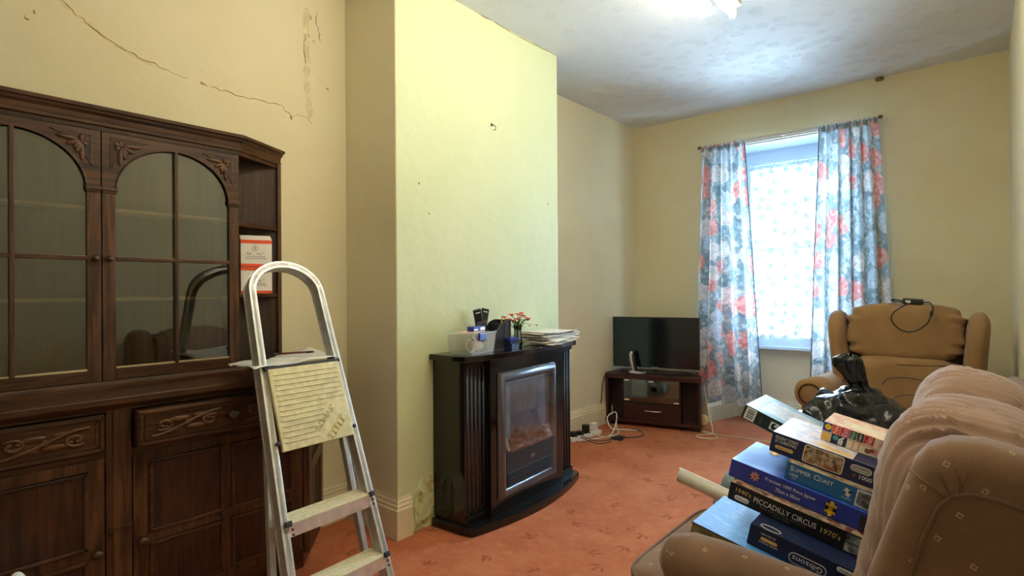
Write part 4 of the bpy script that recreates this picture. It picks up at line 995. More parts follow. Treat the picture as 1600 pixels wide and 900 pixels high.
for i, (z, a) in enumerate(((0, 4), (.034, -7))):
    k = thing('blue_box', ('dark blue box on the mantel beside the vase, lower of two', 'dark blue box with a bright lid beside the vase, upper of two')[i], 'box', (-2.085, 2.445, MZ+z), (0, 0, math.radians(90+a)), group='dark blue boxes beside the vase')
    MB().box(-.035, .035, -.03, .03, 0, .025).build('box_body', 'navy', k, bevel=.001); MB().box(-.036, .036, -.031, .031, .022, .033).build('box_lid', 'bluecard' if i else 'navy', k, bevel=.001)

vz = thing('vase', 'small clear glass vase with amber pebbles on the mantel', 'vase', (-2.158, 2.592, MZ))
MB().lathe([(.024, 0), (.029, .008), (.030, .03), (.024, .065), (.021, .09), (.026, .115), (.030, .128), (.028, .128), (.019, .09), (.022, .065), (.027, .03), (.026, .010), (.001, .008)], (0, 0, 0), 20).build('glass', 'clear', vz, True)
MB().lathe([(.001, .008), (.024, .009), (.026, .03), (.022, .042), (.001, .044)], (0, 0, 0), 16).build('pebbles', 'honey', vz, True)
fl_ = thing('flower_posy', 'posy of pink and coral flowers with green stems in the glass vase', 'flowers', (-2.158, 2.592, MZ+.02))
heads = []
for i in range(22):
    a = i*2.4; r = .018+.058*math.sqrt((i % 11+.5)/11); z = .165-.9*r*.6+.03*random.random()
    p = Vector((r*math.cos(a), r*math.sin(a)*1.25, z)); heads.append(p)
    q0 = Vector((.012*math.cos(a+2), .012*math.sin(a+2), .02))
    MB().tube([q0, Vector((p.x*.15, p.y*.15, .095)), p*.55+Vector((0, 0, .06)), p], .0014, 5).build('stem', 'stem', fl_, True)
    h = MB(); npt = 7
    for q in range(npt):
        t = 2*PI*q/npt; R = Matrix.Rotation(t, 3, 'Z') @ Matrix.Rotation(-.45, 3, 'Y'); h.pillow(p+R @ Vector((.008, 0, .002)), (.0115, .0065, .0025), (1, 1), R, nu=8, nv=5)
    h.pillow(p+Vector((0, 0, .004)), (.006, .006, .005), (1, 1), nu=8, nv=6)
    h.build('flower', ('petal', 'petal2', 'petal3', 'petal2')[i % 4], fl_, True)
for i in range(26):
    a = i*1.9+.4; r = .03+.05*random.random(); z0 = .09+.05*random.random(); R = Matrix.Rotation(a, 3, 'Z') @ Matrix.Rotation(-.7, 3, 'Y')
    MB().pillow(Vector((r*.6*math.cos(a), r*.6*math.sin(a), z0)), (.022, .0045, .001), (1, 1), R, nu=8, nv=4).build('leaf', 'stem', fl_, True)
for a, e in ((1.35, .17), (1.6, .12), (-1.5, .10)):
    p = [Vector((0, 0, .07)), Vector((.04*math.cos(a), .06*math.sin(a), .12)), Vector((.5*e*math.cos(a), e*math.sin(a), .10))]
    MB().tube(p, .0009, 4).build('wispy_stem', 'stem', fl_); MB().pillow(p[-1], (.006, .006, .005), (1, 1), nu=8, nv=6).build('bud', 'petal3', fl_, True)
for i in range(11):
    s_ = MB(); wv = random.uniform(-1, 1); Ls = .20+.025*random.random(); Ds = .125+.015*random.random()
    s_.grid(lambda u, v: Vector(((u-.5)*2*Ls*.78, (v-.5)*2*Ds*.80, .0018*math.sin(u*9+wv)+.0015*nz((u*4, v*4, i), 1)-.012*max(0, u-.86)*(i > 2))), 18, 6)
    o = s_.build('newspaper', 'newsprint' if i > 3 else 'paper', None, True, solid=.0045)
    o.location = (-2.125+random.uniform(-.012, .012), 2.86+random.uniform(-.02, .03), MZ+.0045+i*.0074); o.rotation_euler = (0, 0, math.radians(94+random.uniform(-9, 9)))
    tag(o, 'topmost newspaper on the untidy pile at the mantel end' if i == 10 else 'lowest white paper under the untidy pile on the mantel' if i == 0 else 'folded white paper in the middle of the untidy mantel pile', 'paper', 'pile of papers on the mantel')

# ------------------------------------------------------------------ television corner
SR = math.atan2(.25276, .96753)
st = thing('tv_stand', 'dark mahogany television stand with glass door and drawer', 'tv stand', (-2.716, 4.563, 0), (0, 0, SR))
SW, SD, SH = .852, .36, .485
MB().prism([(-.006, -.004), (.02, -.012), (SW-.02, -.012), (SW+.006, -.004), (SW+.006, .12), (SW-.16, SD), (.10, SD), (-.006, .16)], SH-.045, SH).build('top_board', 'mahog', st, bevel=.004)
MB().prism([(-.004, 0), (SW+.004, 0), (SW+.004, .12), (SW-.16, SD), (.10, SD), (-.004, .16)], .035, .062).build('bottom_board', 'mahog', st, bevel=.003)
for x in (0, SW-.022): MB().box(x, x+.022, .006, .14, .062, SH-.045).build('side_panel', 'mahog', st, bevel=.002)
for x in (.158, SW-.180): MB().box(x, x+.016, .004, .30, .062, SH-.045).build('divider', 'mahog_in', st)
for x0_, x1_ in ((.022, .158), (SW-.164, SW-.022)): MB().box(x0_, x1_, .135, .142, .062, SH-.045).build('back_panel', 'mahog_in', st)
MB().box(.158, SW-.164, .004, .30, .215, .232).build('middle_shelf', 'mahog_in', st)
MB().box(.174, SW-.18, .002, .014, .066, .213).build('drawer_front', 'mahog', st, bevel=.002)
MB().tube([(.365, -.002, .158), (.372, -.018, .158), (.44, -.020, .156), (.515, -.018, .158), (.522, -.002, .158)], .0055, 8).build('drawer_handle', 'chrome', st, True)
gd = MB().box(.172, SW-.182, -.002, .002, .234, SH-.048).build('glass_door', 'cglass', st)
for x, z in ((.178, .243), (.178, SH-.062), (.40, SH-.066), (SW-.225, .240)): MB().box(x, x+.045, -.005, -.002, z, z+.011).build('door_clip', 'white_plas', gd)
for x in (.09, .70): MB().lathe([(.001, 0), (.018, 0), (.018, .035), (.001, .035)], (x, .07, 0), 10).build('castor', 'blackrub', st)
for x in (.2, .62): MB().lathe([(.001, 0), (.018, 0), (.018, .035), (.001, .035)], (x, .26, 0), 10).build('castor', 'blackrub', st)
tv = thing('television', 'flat screen television with thin black bezel on the stand', 'television', Matrix.Rotation(SR, 3, 'Z') @ Vector((.435, .13, 0)) + Vector((-2.716, 4.563, SH)), (0, 0, SR))
TW = .80
MB().box(-TW/2, TW/2, 0, .035, .045, .525).build('casing', 'black_plas', tv, bevel=.004)
MB().box(-TW/2+.012, TW/2-.012, -.0012, 0, .062, .513).build('screen', 'screen', tv)
MB().box(-TW/2, TW/2, -.003, .004, .043, .048).build('lower_trim', 'silver', tv)
lettering(tv, 'SAMSUNG', 'silver', FM(-.03, .0525, -.0022), w=.06, name='maker_lettering')
MB().box(-.02, .02, .01, .03, .01, .06).build('neck', 'black_plas', tv)
MB().prism([(-.33, .02), (-.20, -.04), (.20, -.04), (.33, .03), (.33, .06), (-.33, .06)], 0, .012).build('foot', 'black_plas', tv, bevel=.004)
ph = thing('cordless_phone', 'silver and black cordless phone standing in its cradle before the television', 'phone', Matrix.Rotation(SR, 3, 'Z') @ Vector((.272, .036, 0)) + Vector((-2.716, 4.563, SH)), (0, 0, SR-.15))
MB().pillow((.02, 0, .016), (.082, .042, .016), (.6, .8), nu=24, nv=10).build('cradle', 'silver', ph, True)
MB().pillow((.045, -.004, .022), (.052, .034, .014), (.6, .8), nu=20, nv=8).build('cradle_top', 'black_plas', ph, True)
hs = MB().tube([(-.008, 0, .03), (-.022, 0, .08), (-.034, 0, .135), (-.038, 0, .180), (-.034, 0, .205)], [.018, .02, .02, .019, .012], 12, flat=.0+1).build('handset', 'silver', ph, True)
MB().tube([(.004, -.0, .035), (-.008, 0, .08), (-.020, 0, .135), (-.024, 0, .178), (-.020, 0, .196)], [.016, .018, .018, .017, .010], 12).build('keypad', 'black_plas', hs, True)

# socket outlets seen through the stand
for i, (x, z) in enumerate(((-2.655, .335), (-2.50, .265))):
    s_ = thing('wall_socket', ('white double wall socket behind the glass of the stand, nearer the corner', 'white wall socket with a plug behind the glass of the stand')[i], 'socket', (x, YB, z), group='sockets behind the stand')
    MB().box(-.073, .073, -.012, 0, -.043, .043).build('face_plate', 'white_plas', s_, bevel=.003)
    for e in (-.035, .035): MB().box(e-.012, e+.012, -.015, -.011, .018, .03).build('switch', 'white_plas', s_); MB().box(e-.004, e+.004, -.0125, -.0118, -.012, .002).build('pin_hole', 'ink', s_)
    MB().box(-.06, -.01, -.05, -.012, -.032, .012).build('plug', 'white_plas' if i == 0 else 'black_plas', s_, bevel=.006)
# power strip and plugs
sp = thing('power_strip', 'white extension lead block on the carpet by the alcove skirting', 'power strip', (-2.60, 4.02, 0), (0, 0, math.radians(84)))
MB().box(-.20, .20, -.028, .028, 0, .036).build('strip_body', 'white_plas', sp, bevel=.006)
for i in range(5): MB().box(-.165+i*.075, -.145+i*.075, -.008, .012, .036, .0365).build('socket_holes', 'greyink', sp); MB().box(-.15+i*.075, -.138+i*.075, -.022, -.014, .036, .042).build('switch', 'cream_plas', sp)
for i, (x, c, lab) in enumerate(((-.15, 'black_plas', 'black plug at the near end of the extension block'), (-.07, 'black_plas', 'black plug second along the extension block'), (.015, 'black_plas', 'large black adaptor in the middle of the extension block'), (.13, 'white_plas', 'white adaptor at the far end of the extension block'))):
    p = Matrix.Rotation(math.radians(84), 3, 'Z') @ Vector((x, .006, .036)) + Vector((-2.60, 4.02, .001)); hgt = (.045, .035, .075, .07)[i]
    k = thing('plug', lab, 'plug', p, (0, 0, math.radians(84)), group='plugs in the extension block')
    MB().box(-.026, .026, -.024, .024, 0, hgt).build('plug_body', c, k, bevel=.007); MB().tube([(-.0, -.024, .012), (0, -.045, .01)], .006, 8).build('cord_grip', c, k)
def spline(pts, n=8):
    P = [Vector(p) for p in pts]; out = []
    for i in range(len(P)-1):
        p0, p1, p2, p3 = P[max(i-1, 0)], P[i], P[i+1], P[min(i+2, len(P)-1)]
        for q in range(n):
            t = q/n; out.append(.5*((2*p1)+(p2-p0)*t+(2*p0-5*p1+4*p2-p3)*t*t+(3*p1-p0-3*p2+p3)*t**3))
    return out+[P[-1]]
def cord(name, pts, r, mat, label, n=8):
    P = [Vector(p) for p in pts]; out = []
    for i in range(len(P)-1):
        p0, p1, p2, p3 = P[max(i-1, 0)], P[i], P[i+1], P[min(i+2, len(P)-1)]
        for q in range(n):
            t = q/n; out.append(.5*((2*p1)+(p2-p0)*t+(2*p0-5*p1+4*p2-p3)*t*t+(3*p1-p0-3*p2+p3)*t**3))
    out.append(P[-1]); o = MB().tube(out, r, 6).build(name, mat, None, True); tag(o, label, 'cable'); return o
cord('power_cable', [(-2.56, 3.83, .02), (-2.52, 4.0, .006), (-2.46, 4.2, .006), (-2.50, 4.38, .10), (-2.58, 4.50, .14), (-2.64, 4.46, .09), (-2.55, 4.38, .02), (-2.46, 4.46, .006), (-2.36, 4.50, .006)], .0055, 'white_plas', 'thick white cable looping above the extension block')
cord('power_cable', [(-2.55, 4.05, .05), (-2.47, 4.12, .006), (-2.44, 4.3, .006), (-2.52, 4.42, .03), (-2.58, 4.52, .06)], .005, 'cream_plas', 'cream cable lying along the extension block')
tang = [(-2.56, 3.90, .05), (-2.46, 3.98, .006), (-2.38, 4.10, .006)]
for i in range(22): a = i*1.9; tang.append((-2.36+.045*math.cos(a)+.012*math.sin(i*3.3), 4.17+.055*math.sin(a*1.07), .006+.012*abs(math.sin(i*1.3))))
tang += [(-2.28, 4.28, .006), (-2.24, 4.40, .006), (-2.33, 4.50, .006), (-2.42, 4.52, .008)]
cord('black_cable', tang, .0032, 'black_plas', 'tangled thin black cable on the carpet by the stand')
cord('black_cable', [(-2.545, 3.86, .05), (-2.42, 3.92, .005), (-2.36, 4.03, .005), (-2.40, 4.10, .005), (-2.30, 4.12, .005)], .0035, 'black_plas', 'black lead curving away from the near plug')
cord('black_cable', [(-2.70, 4.60, SH+.006), (-2.725, 4.565, SH-.03), (-2.728, 4.53, .38), (-2.722, 4.50, .26), (-2.715, 4.47, .21)], .004, 'black_plas', 'black lead hanging down beside the left end of the stand')
cord('white_cable', [(-1.90, 4.90, .40), (-1.86, 4.86, .24), (-1.80, 4.80, .10), (-1.78, 4.75, .02), (-1.88, 4.70, .005), (-1.85, 4.62, .005), (-1.72, 4.66, .005), (-1.76, 4.78, .005), (-1.90, 4.82, .005)], .0045, 'cream_plas', 'cream cable coiled on the carpet at the right end of the stand')
cord('white_cable', [(-1.90, 4.86, .005), (-1.7, 4.82, .005), (-1.45, 4.86, .005), (-1.2, 4.84, .005), (-.9, 4.92, .005)], .004, 'cream_plas', 'straight cream cable running across the carpet under the window')
cord('aerial_cable', [(-1.93, 4.98, .72), (-1.90, 4.93, .66), (-1.91, 4.94, .58), (-1.95, 5.0, .54), (-1.98, 5.02, .50)], .004, 'cream_plas', 'cream aerial lead looping out behind the television')
o = MB().pillow((0, 0, .05), (.035, .035, .05), (.7, .7), nu=16, nv=10).build('yellow_cloth', plain('pale_yellow_cloth', srgb(226, 210, 130), .8), None, True); o.location = (-1.97, 5.06, 0); tag(o, 'pale yellow bundle on the carpet under the curtain', 'cloth')

# ------------------------------------------------------------------ wing armchair
wcx, wcy = -.385, 4.38
wch = thing('wing_armchair', 'tan corduroy wing armchair in the corner beside the window', 'armchair', (wcx, wcy, 0))
wr1 = lambda p, n: .008*nz(p, 9)+.004*nz(p, 22)
MB().box(-.40, .40, -.56, .34, .09, .34).build('seat_base', 'chair', wch, bevel=.03, seg=3)
MB().pillow((0, -.27, .40), (.345, .36, .085), (.35, .3), disp=wr1, nu=60, nv=24).build('seat_cushion', 'chair', wch, True)
MB().box(-.36, .36, .12, .34, .30, 1.06).build('back_frame', 'chair', wch, bevel=.05, seg=3)
def gather(p, n): 
    e = max(0, (abs(p.x)/.31-.70)/.30); return .016*e*math.sin(p.z*95+3*nz(p, 6)) + .010*nz(p, 6) + .004*nz(p, 18)
MB().pillow((0, .045, .985), (.315, .125, .185), (.55, .38), disp=gather, nu=90, nv=50).build('head_cushion', 'chair', wch, True)
MB().pillow((0, .02, .63), (.305, .13, .200), (.45, .35), disp=gather, nu=80, nv=40).build('lumbar_cushion', 'chair', wch, True)
MB().tube([(-.29+.58*i/20, -.085-.012*math.sin(PI*i/20), .800-.018*math.sin(PI*i/20)) for i in range(21)], .004, 6).build('crease', 'chair_seam', wch, True)
for e in (-1, 1):
    w = MB()
    def wing(u, v, e=e):
        v = math.sin(PI/2*v); z = .52+v*.60; a = 2*PI*u
        fl = e*(.335+.045*v); dep = .20-.05*(1-v)+.03*math.sin(PI*v); t = .058*max(0, 1-max(0, (v-.80)/.20)**2.6)**.5+.0005
        dd = dep*max(0, 1-max(0, (v-.70)/.30)**2.4)**.5+.0005
        x = fl+t*math.copysign(abs(math.cos(a))**.7, math.cos(a)); y = .09+dd*math.copysign(abs(math.sin(a))**.7, math.sin(a))
        return Vector((x, y-.03*v, z))
    w.grid(wing, 36, 40, True); w.build('wing', 'chair', wch, True)
    a = MB()
    ap = [(e*.395, .15, .60), (e*.405, -.1, .605), (e*.415, -.35, .615), (e*.425, -.56, .62)]
    a.tube(ap, [.085, .088, .092, .094], 20); a.build('arm', 'chair', wch, True)
    MB().pillow((e*.425, -.56, .62), (.094, .03, .094), (.9, 1), nu=24, nv=12).build('arm_scroll', 'chair', wch, True)
    MB().tube([(e*.425+.062*math.cos(2*PI*i/22+.5), -.588, .62+.062*math.sin(2*PI*i/22+.5)) for i in range(17)], .006, 6).build('scroll_piping', 'chair_seam', wch, True)
    MB().box(e*.425-.06, e*.425+.06, -.56, .30, .09, .58).build('arm_panel', 'chair', wch, bevel=.03, seg=3)
for x in (-.36, .36):
    for y in (-.50, .28): MB().lathe([(.015, 0), (.024, .03), (.028, .095), (.001, .095)], (x, y, 0), 10).build('foot', 'oak_z', wch, True)
ad = thing('power_adaptor', 'black power adaptor with looped lead on top of the tan armchair', 'adaptor', (-.335, 4.375, 1.168), (math.radians(6), math.radians(4), .1))
MB().box(-.055, .055, -.026, .026, 0, .034).build('adaptor_body', 'black_plas', ad, bevel=.006)
plate(ad, 'rating_label', rect(-.040, -.012, .009, .025), 'whiteink', -.0262)
MB().tube(spline([(.055, 0, .014), (.085, -.03, .02), (.10, -.09, .0), (.098, -.115, -.03), (.09, -.128, -.06), (.075, -.135, -.10), (.03, -.138, -.145), (-.02, -.138, -.16), (-.07, -.138, -.14), (-.105, -.136, -.095), (-.10, -.13, -.05), (-.06, -.115, -.01), (-.03, -.08, .014), (-.10, -.04, .016), (-.115, -.01, .02), (-.09, 0, .022), (-.055, 0, .016)], 5), .0042, 7).build('lead', 'black_plas', ad, True)
MB().pillow((.095, -.120, -.035), (.009, .008, .020), (.8, .8), nu=12, nv=8).build('lead_toggle', 'black_plas', ad, True)
cord('black_cable', [(-.64, 4.30, .70), (-.70, 4.20, .66), (-.62, 4.10, .66), (-.55, 4.05, .58)], .004, 'black_plas', 'black lead over the left arm of the tan armchair')
cord('black_cable', [(-.48, 4.18, .66), (-.45, 4.19, .70), (-.36, 4.19, .715), (-.26, 4.19, .70), (-.20, 4.18, .66), (-.22, 4.14, .60)], .0026, 'black_plas', 'thin black lead arched across the armchair back cushion')
cord('black_cable', [(-.42, 4.17, .585), (-.36, 4.18, .61), (-.25, 4.18, .62), (-.12, 4.19, .66)], .0026, 'black_plas', 'thin black lead lying low on the armchair back cushion')

# ------------------------------------------------------------------ foreground sofa
AL = math.radians(12.5)
sofa = thing('sofa', 'taupe velour sofa in the foreground with puffy back cushions', 'sofa', (-.28, 2.05, 0))
def S(mb, name, mat, par=sofa, **kw): return mb.build(name, mat, par, world=True, **kw)
S(MB().box(-.70, .12, 1.40, 3.05, .05, .26), 'base', 'sofa', bevel=.03, seg=3)
RY = Matrix.Rotation(AL, 3, 'Y')
dv = Vector((math.cos(AL), 0, -math.sin(AL))); nv_ = Vector((math.sin(AL), 0, math.cos(AL)))
def sp_(d, y, n): q = dv*d+nv_*n; return Vector((q.x, y, q.z))
seat_wr = lambda p, n: .004*nz(p, 12)
for (ya, yb) in ((1.47, 2.135), (2.14, 2.92)):
    c = sp_(-.525, (ya+yb)/2, .190)
    sc_ = S(MB().pillow(c, (.375, (yb-ya)/2, .075), (.30, .22), RY, seat_wr, 64, 28), 'seat_cushion', 'sofa', smooth=True)
    ring = []
    for i in range(64):
        a = 2*PI*i/64; sg = lambda v, p: math.copysign(abs(v)**p, v)
        ring.append(c+RY @ Vector((.376*sg(math.cos(a), .22)*.995, ((yb-ya)/2)*sg(math.sin(a), .22)*.995, .050)))
    S(MB().tube(ring, .0065, 6, closed=True), 'piping', 'pipe', sc_, smooth=True)
def rounded(outline, y0, y1, r, name, mat, par=sofa):
    return S(MB().prism(outline, y0, y1, 'y'), name, mat, par, bevel=r, seg=6, smooth=True)
# backrest behind the cushions
S(MB().prism([(-.12, .25), (.13, .25), (.15, .90), (.10, .93), (.05, .90)], 1.50, 2.95, 'y'), 'backrest', 'sofa', bevel=.02, seg=3)
# near and far wings with arms
wing_out = [(-.255, .12), (-.225, .50), (-.190, .665), (-.160, .760), (-.128, .860), (-.108, .920), (-.085, .952), (-.050, .970), (.0, .974), (.06, .962), (.14, .935), (.145, .12)]
for (y0, y1, e) in ((1.37, 1.52, -1), (2.92, 3.07, 1)):
    w = rounded(wing_out if e < 0 else [(x, z*(.90 if z > .5 else 1)) for x, z in wing_out], y0, y1, .052, 'wing', 'sofa')
    yo = (y0-.001) if e < 0 else (y1+.001)
    inner = [(-.165, .30), (-.150, .50), (-.120, .66), (-.090, .78), (-.064, .850), (-.045, .872), (-.020, .882), (.02, .880), (.08, .866), (.13, .85)]
    if e > 0: inner = [(x, z*.90) for x, z in inner]
    S(MB().tube([(x, yo, z) for x, z in inner], .005, 6), 'piping', 'pipe', w, smooth=True)
    for (xa, za, xb, zb) in ((-.045, .872, -.085, .945), (-.055, .865, -.115, .905), (-.03, .878, -.045, .955), (-.035, .878, -.015, .950)) if e < 0 else ():
        S(MB().tube([(xa, yo-.0005*e, za), ((xa+xb)/2, yo+.001*e, (za+zb)/2+.004), (xb, yo-e*.020, zb)], .0022, 5), 'pleat', 'pipe', w, smooth=True)
    a = MB(); ym = (y0+y1)/2
    pts = [(-.10, ym, .500), (-.20, ym, .507), (-.35, ym, .520), (-.50, ym, .530), (-.60, ym, .533), (-.645, ym, .530), (-.672, ym, .520)]
    a.tube(pts, [.085, .085, .085, .086, .084, .070, .035], 26); arm = S(a, 'arm', 'sofa', smooth=True)
    S(MB().box(-.645, -.15, y0+.012, y1-.012, .07, .54), 'arm_panel', 'sofa', arm, bevel=.04, seg=4, smooth=True)
# loose back cushions, puffy and wrinkled
def puff(seed):
    def f(p, n):
        e = abs(p.y)/.30
        wq = nz((p.x*2.2+seed, p.y*2.5, p.z*2.2), 1.1)
        w = math.sin(p.y*62+5*wq+3.5*p.x+seed); w2 = math.sin(p.y*118+7*wq-4*p.x+2*seed)
        k = max(0, min(1, .55+1.5*nz((p.x*2+seed*2, p.y*4, p.z*2), 1.3)))
        k2 = max(0, min(1, .5+1.6*nz((p.x*2.5-seed, p.y*6, p.z*2.5), 1.3)))
        fold = (.014*((1-abs(w))**1.5*2-.8)*k + .006*((1-abs(w2))**1.5*2-.8)*k2)*(.4+.8*min(1, e**2))
        low = max(0, -p.z/.3)*max(0, -p.x/.18)
        crum = .040*low*(abs(nz((p.x*6+seed, p.y*5, p.z*6), 1.2))-.2)
        return fold+.022*nz((p.x*2, p.y*3.2, p.z*2+seed), 1.6)+crum
    return f
RB = Matrix.Rotation(math.radians(10), 3, 'Y')
S(MB().pillow((-.055, 1.835, .655), (.178, .325, .325), (.62, .62), RB, puff(1.0), 110, 80), 'back_cushion', 'sofa_cush', smooth=True)
S(MB().pillow((-.050, 2.405, .665), (.174, .305, .335), (.62, .62), RB, puff(4.0), 110, 80), 'back_cushion', 'sofa_cush', smooth=True)

# ------------------------------------------------------------------ jigsaw boxes stacked on the sofa seat
def jbox(label, d0, yf, n0, Lx, D, T, body, lidtop, al=AL, group='jigsaw boxes stacked on the sofa', lip=True, name='jigsaw_box', yaw=0):
    q = Vector((math.cos(al), 0, -math.sin(al)))*d0 + Vector((math.sin(al), 0, math.cos(al)))*n0
    t = thing(name, label, 'box', (q.x, yf, q.z), (0, al, yaw), group)
    MB().box(.0015, Lx-.0015, .0015, D-.0015, 0, T*.6).build('box_base', body, t)
    MB().box(0, Lx, 0, D, T*.06, T-.0006).build('box_lid', body, t, bevel=.0012)
    MB().box(.001, Lx-.001, .001, D-.001, T-.0008, T).build('lid_picture', lidtop, t)
    return t
def logo_pill(t, cx, cz, w, h, flip=False, body='Gibsons', rim='whiteink', face='navy', ink='whiteink'):
    plate(t, 'logo_rim', pillpoly(cx, cz, w, h), rim, -.0006); plate(t, 'logo_face', pillpoly(cx, cz, w-.005, h-.005), face, -.0013)
    if flip: lettering(t, body, ink, FM(cx+w*.40, cz+h*.24, -.0022), w=w*.80, h=h*.5, name='logo_lettering', rot=PI)
    else: lettering(t, body, ink, FM(cx-w*.40, cz-h*.24, -.0022), w=w*.80, h=h*.5, name='logo_lettering')
G0 = .268
t = jbox('khaki sided jigsaw box with blue sea picture, bottom of the stack', -.832, 1.80, G0, .42, .30, .058, 'goldcard', 'sky_pic')
plate(t, 'dark_rim', rect(0, .42, .0535, .0575), 'ink', -.0004); lettering(t, '1000', 'ink', FM(.03, .030), h=.016); lettering(t, 'PIECES', 'ink', FM(.15, .030), h=.014)
t = jbox('navy jigsaw box with upside-down logo, second from the bottom', -.665, 1.832, .3265, .34, .27, .069, 'navy2', 'navy2')
logo_pill(t, .175, .026, .105, .034, flip=True, face='navy2'); logo_pill(t, .285, .056, .075, .015, face='whiteink', ink='navy2')
plate(t, 'gold_flash', pillpoly(.062, .038, .05, .010), 'goldink', -.0006); lettering(t, 'PUZZLE SERIES', 'whiteink', FM(.035, .024), w=.055)
lettering(t, '1000 PIECES', 'whiteink', FM(.035, .050), w=.045)
m_ = MB().tube([(.262+.011*math.cos(2*PI*i/20), -.001, .020+.011*math.sin(2*PI*i/20)) for i in range(20)], .0008, 4, closed=True); m_.build('ring_emblem', 'whiteink', t); lettering(t, 'B', 'whiteink', FM(.2582, .0148), h=.010)
m_ = MB().tube([(.055+.030*math.cos(2*PI*i/24), .022+.015*math.sin(2*PI*i/24), .0695) for i in range(24)], .0012, 4, closed=True); m_.build('lid_logo_ring', 'whiteink', t)
t = jbox('black jigsaw box lettered in cream and gold, middle of the stack', -.776, 1.93, .3960, .405, .29, .063, 'blackcard', 'town_pic')
lettering(t, "1940's", 'goldink', FM(.022, .036), w=.050); logo_pill(t, .046, .018, .048, .017, face='whiteink', ink='ink')
lettering(t, 'PICCADILLY CIRCUS', 'whiteink', FM(.083, .028), w=.190, h=.018); lettering(t, 'Three Jigsaws, Change & Memory', 'greyink', FM(.105, .016), w=.14); lettering(t, 'Kevin Walsh', 'greyink', FM(.15, .008), w=.05)
lettering(t, "1970's", 'goldink', FM(.287, .026), w=.055)
plate(t, 'picture', rect(.355, .402, .033, .058), 'grey_pic', -.0006); plate(t, 'picture', rect(.355, .402, .004, .030), 'grey_pic', -.0006)
t = jbox('royal blue jigsaw box with yellow puzzle piece emblem', -.800, 1.970, .4595, .412, .28, .062, 'royal', 'royal_pic')
lettering(t, 'Premium 1000 Piece Jigsaw', 'whiteink', FM(.118, .033), w=.155, h=.014); lettering(t, '75cm x 50cm', 'whiteink', FM(.155, .014), w=.075, h=.012)
plate(t, 'puzzle_emblem', puzzle_poly(.318, .031, .030), 'yellowink', -.0006); lettering(t, '1000', 'ink', FM(.307, .032, -.002), w=.022); lettering(t, 'PIECES', 'ink', FM(.308, .026, -.002), w=.020)
fx, fz = .085, .034
plate(t, 'flag_ground', [(fx-.020, fz+.008), (fx-.008, fz+.006), (fx, fz+.019), (fx+.007, fz+.008), (fx+.020, fz+.010), (fx+.014, fz), (fx+.021, fz-.010), (fx+.006, fz-.008), (fx-.001, fz-.019), (fx-.007, fz-.008), (fx-.02, fz-.010), (fx-.013, fz)], 'navy', -.0006)
for a in (0, PI/2, PI/4, -PI/4):
    for w_2, mt, yy in ((.0048, 'whiteink', -.0013), (.0022, 'redink', -.0020)):
        ca, sa = math.cos(a)*.016, math.sin(a)*.016; na, nb = -math.sin(a)*w_2/2, math.cos(a)*w_2/2
        plate(t, 'flag_stripe', [(fx-ca-na, fz-sa-nb), (fx+ca-na, fz+sa-nb), (fx+ca+na, fz+sa+nb), (fx-ca+na, fz-sa+nb)], mt, yy)
tp = MB().prism(puzzle_poly(.085, .225, .034), .062, .0628); tp.build('lid_emblem', 'yellowink', t)
plate(t, 'label_strip', rect(.398, .410, .004, .05), 'ink', -.0004)
t = jbox('teal jigsaw box with a white framed photo, on the royal blue box', -.632, 1.985, .5220, .262, .27, .060, 'teal', 'beach_pic')
lettering(t, 'S', 'whiteink', FM(.012, .033), h=.018); lettering(t, 'UMMER', 'whiteink', FM(.024, .034), w=.050, h=.013); lettering(t, 'C', 'whiteink', FM(.083, .033), h=.018); lettering(t, 'OAST', 'whiteink', FM(.097, .034), w=.042, h=.013)
lettering(t, '1000', 'whiteink', FM(.014, .017), h=.010); lettering(t, 'pcs', 'whiteink', FM(.024, .007), h=.006)
plate(t, 'puzzle_emblem', puzzle_poly(.180, .034, .018, .4), 'whiteink', -.0006); lettering(t, 'PUZZLE', 'whiteink', FM(.167, .012), w=.026)
plate(t, 'photo_border', rect(.204, .258, .003, .056), 'whiteink', -.0006); plate(t, 'photo', rect(.207, .255, .006, .053), 'grey_pic', -.0013)
t = jbox('navy jigsaw box with a street scene panel, under the sweet tin box', -.703, 2.020, .5825, .335, .26, .069, 'navy', 'snow_pic')
lettering(t, 'REGENT STREET', 'whiteink', FM(.012, .050), w=.072, h=.010); lettering(t, 'AT CHRISTMAS', 'whiteink', FM(.012, .037), w=.068, h=.010)
plate(t, 'gold_flash', pillpoly(.045, .022, .058, .012), 'goldink', -.0006); lettering(t, 'limited edition', 'ink', FM(.024, .019, -.002), w=.042)
plate(t, 'picture_border', roundrect(.162, .036, .118, .058, .008), 'creamink', -.0006); plate(t, 'picture', roundrect(.162, .036, .113, .053, .006), 'town_pic', -.0013)
logo_pill(t, .268, .046, .058, .021, face='greyink', rim='whiteink'); lettering(t, '1000', 'whiteink', FM(.268, .017), w=.034); plate(t, 'puzzle_emblem', puzzle_poly(.253, .022, .009), 'brownink', -.0006)
MB().prism([(.11, .03), (.225, .012), (.235, .035), (.13, .05)], .0690, .0696).build('lid_flash', 'goldink', t); MB().box(.24, .333, .002, .255, .0689, .0695).build('lid_navy_band', 'navy', t)
t = jbox('sweet shop jigsaw box printed with old packets, top of the stack', -.578, 2.120, .6520, .225, .17, .064, 'creamink', 'sweet_pic')
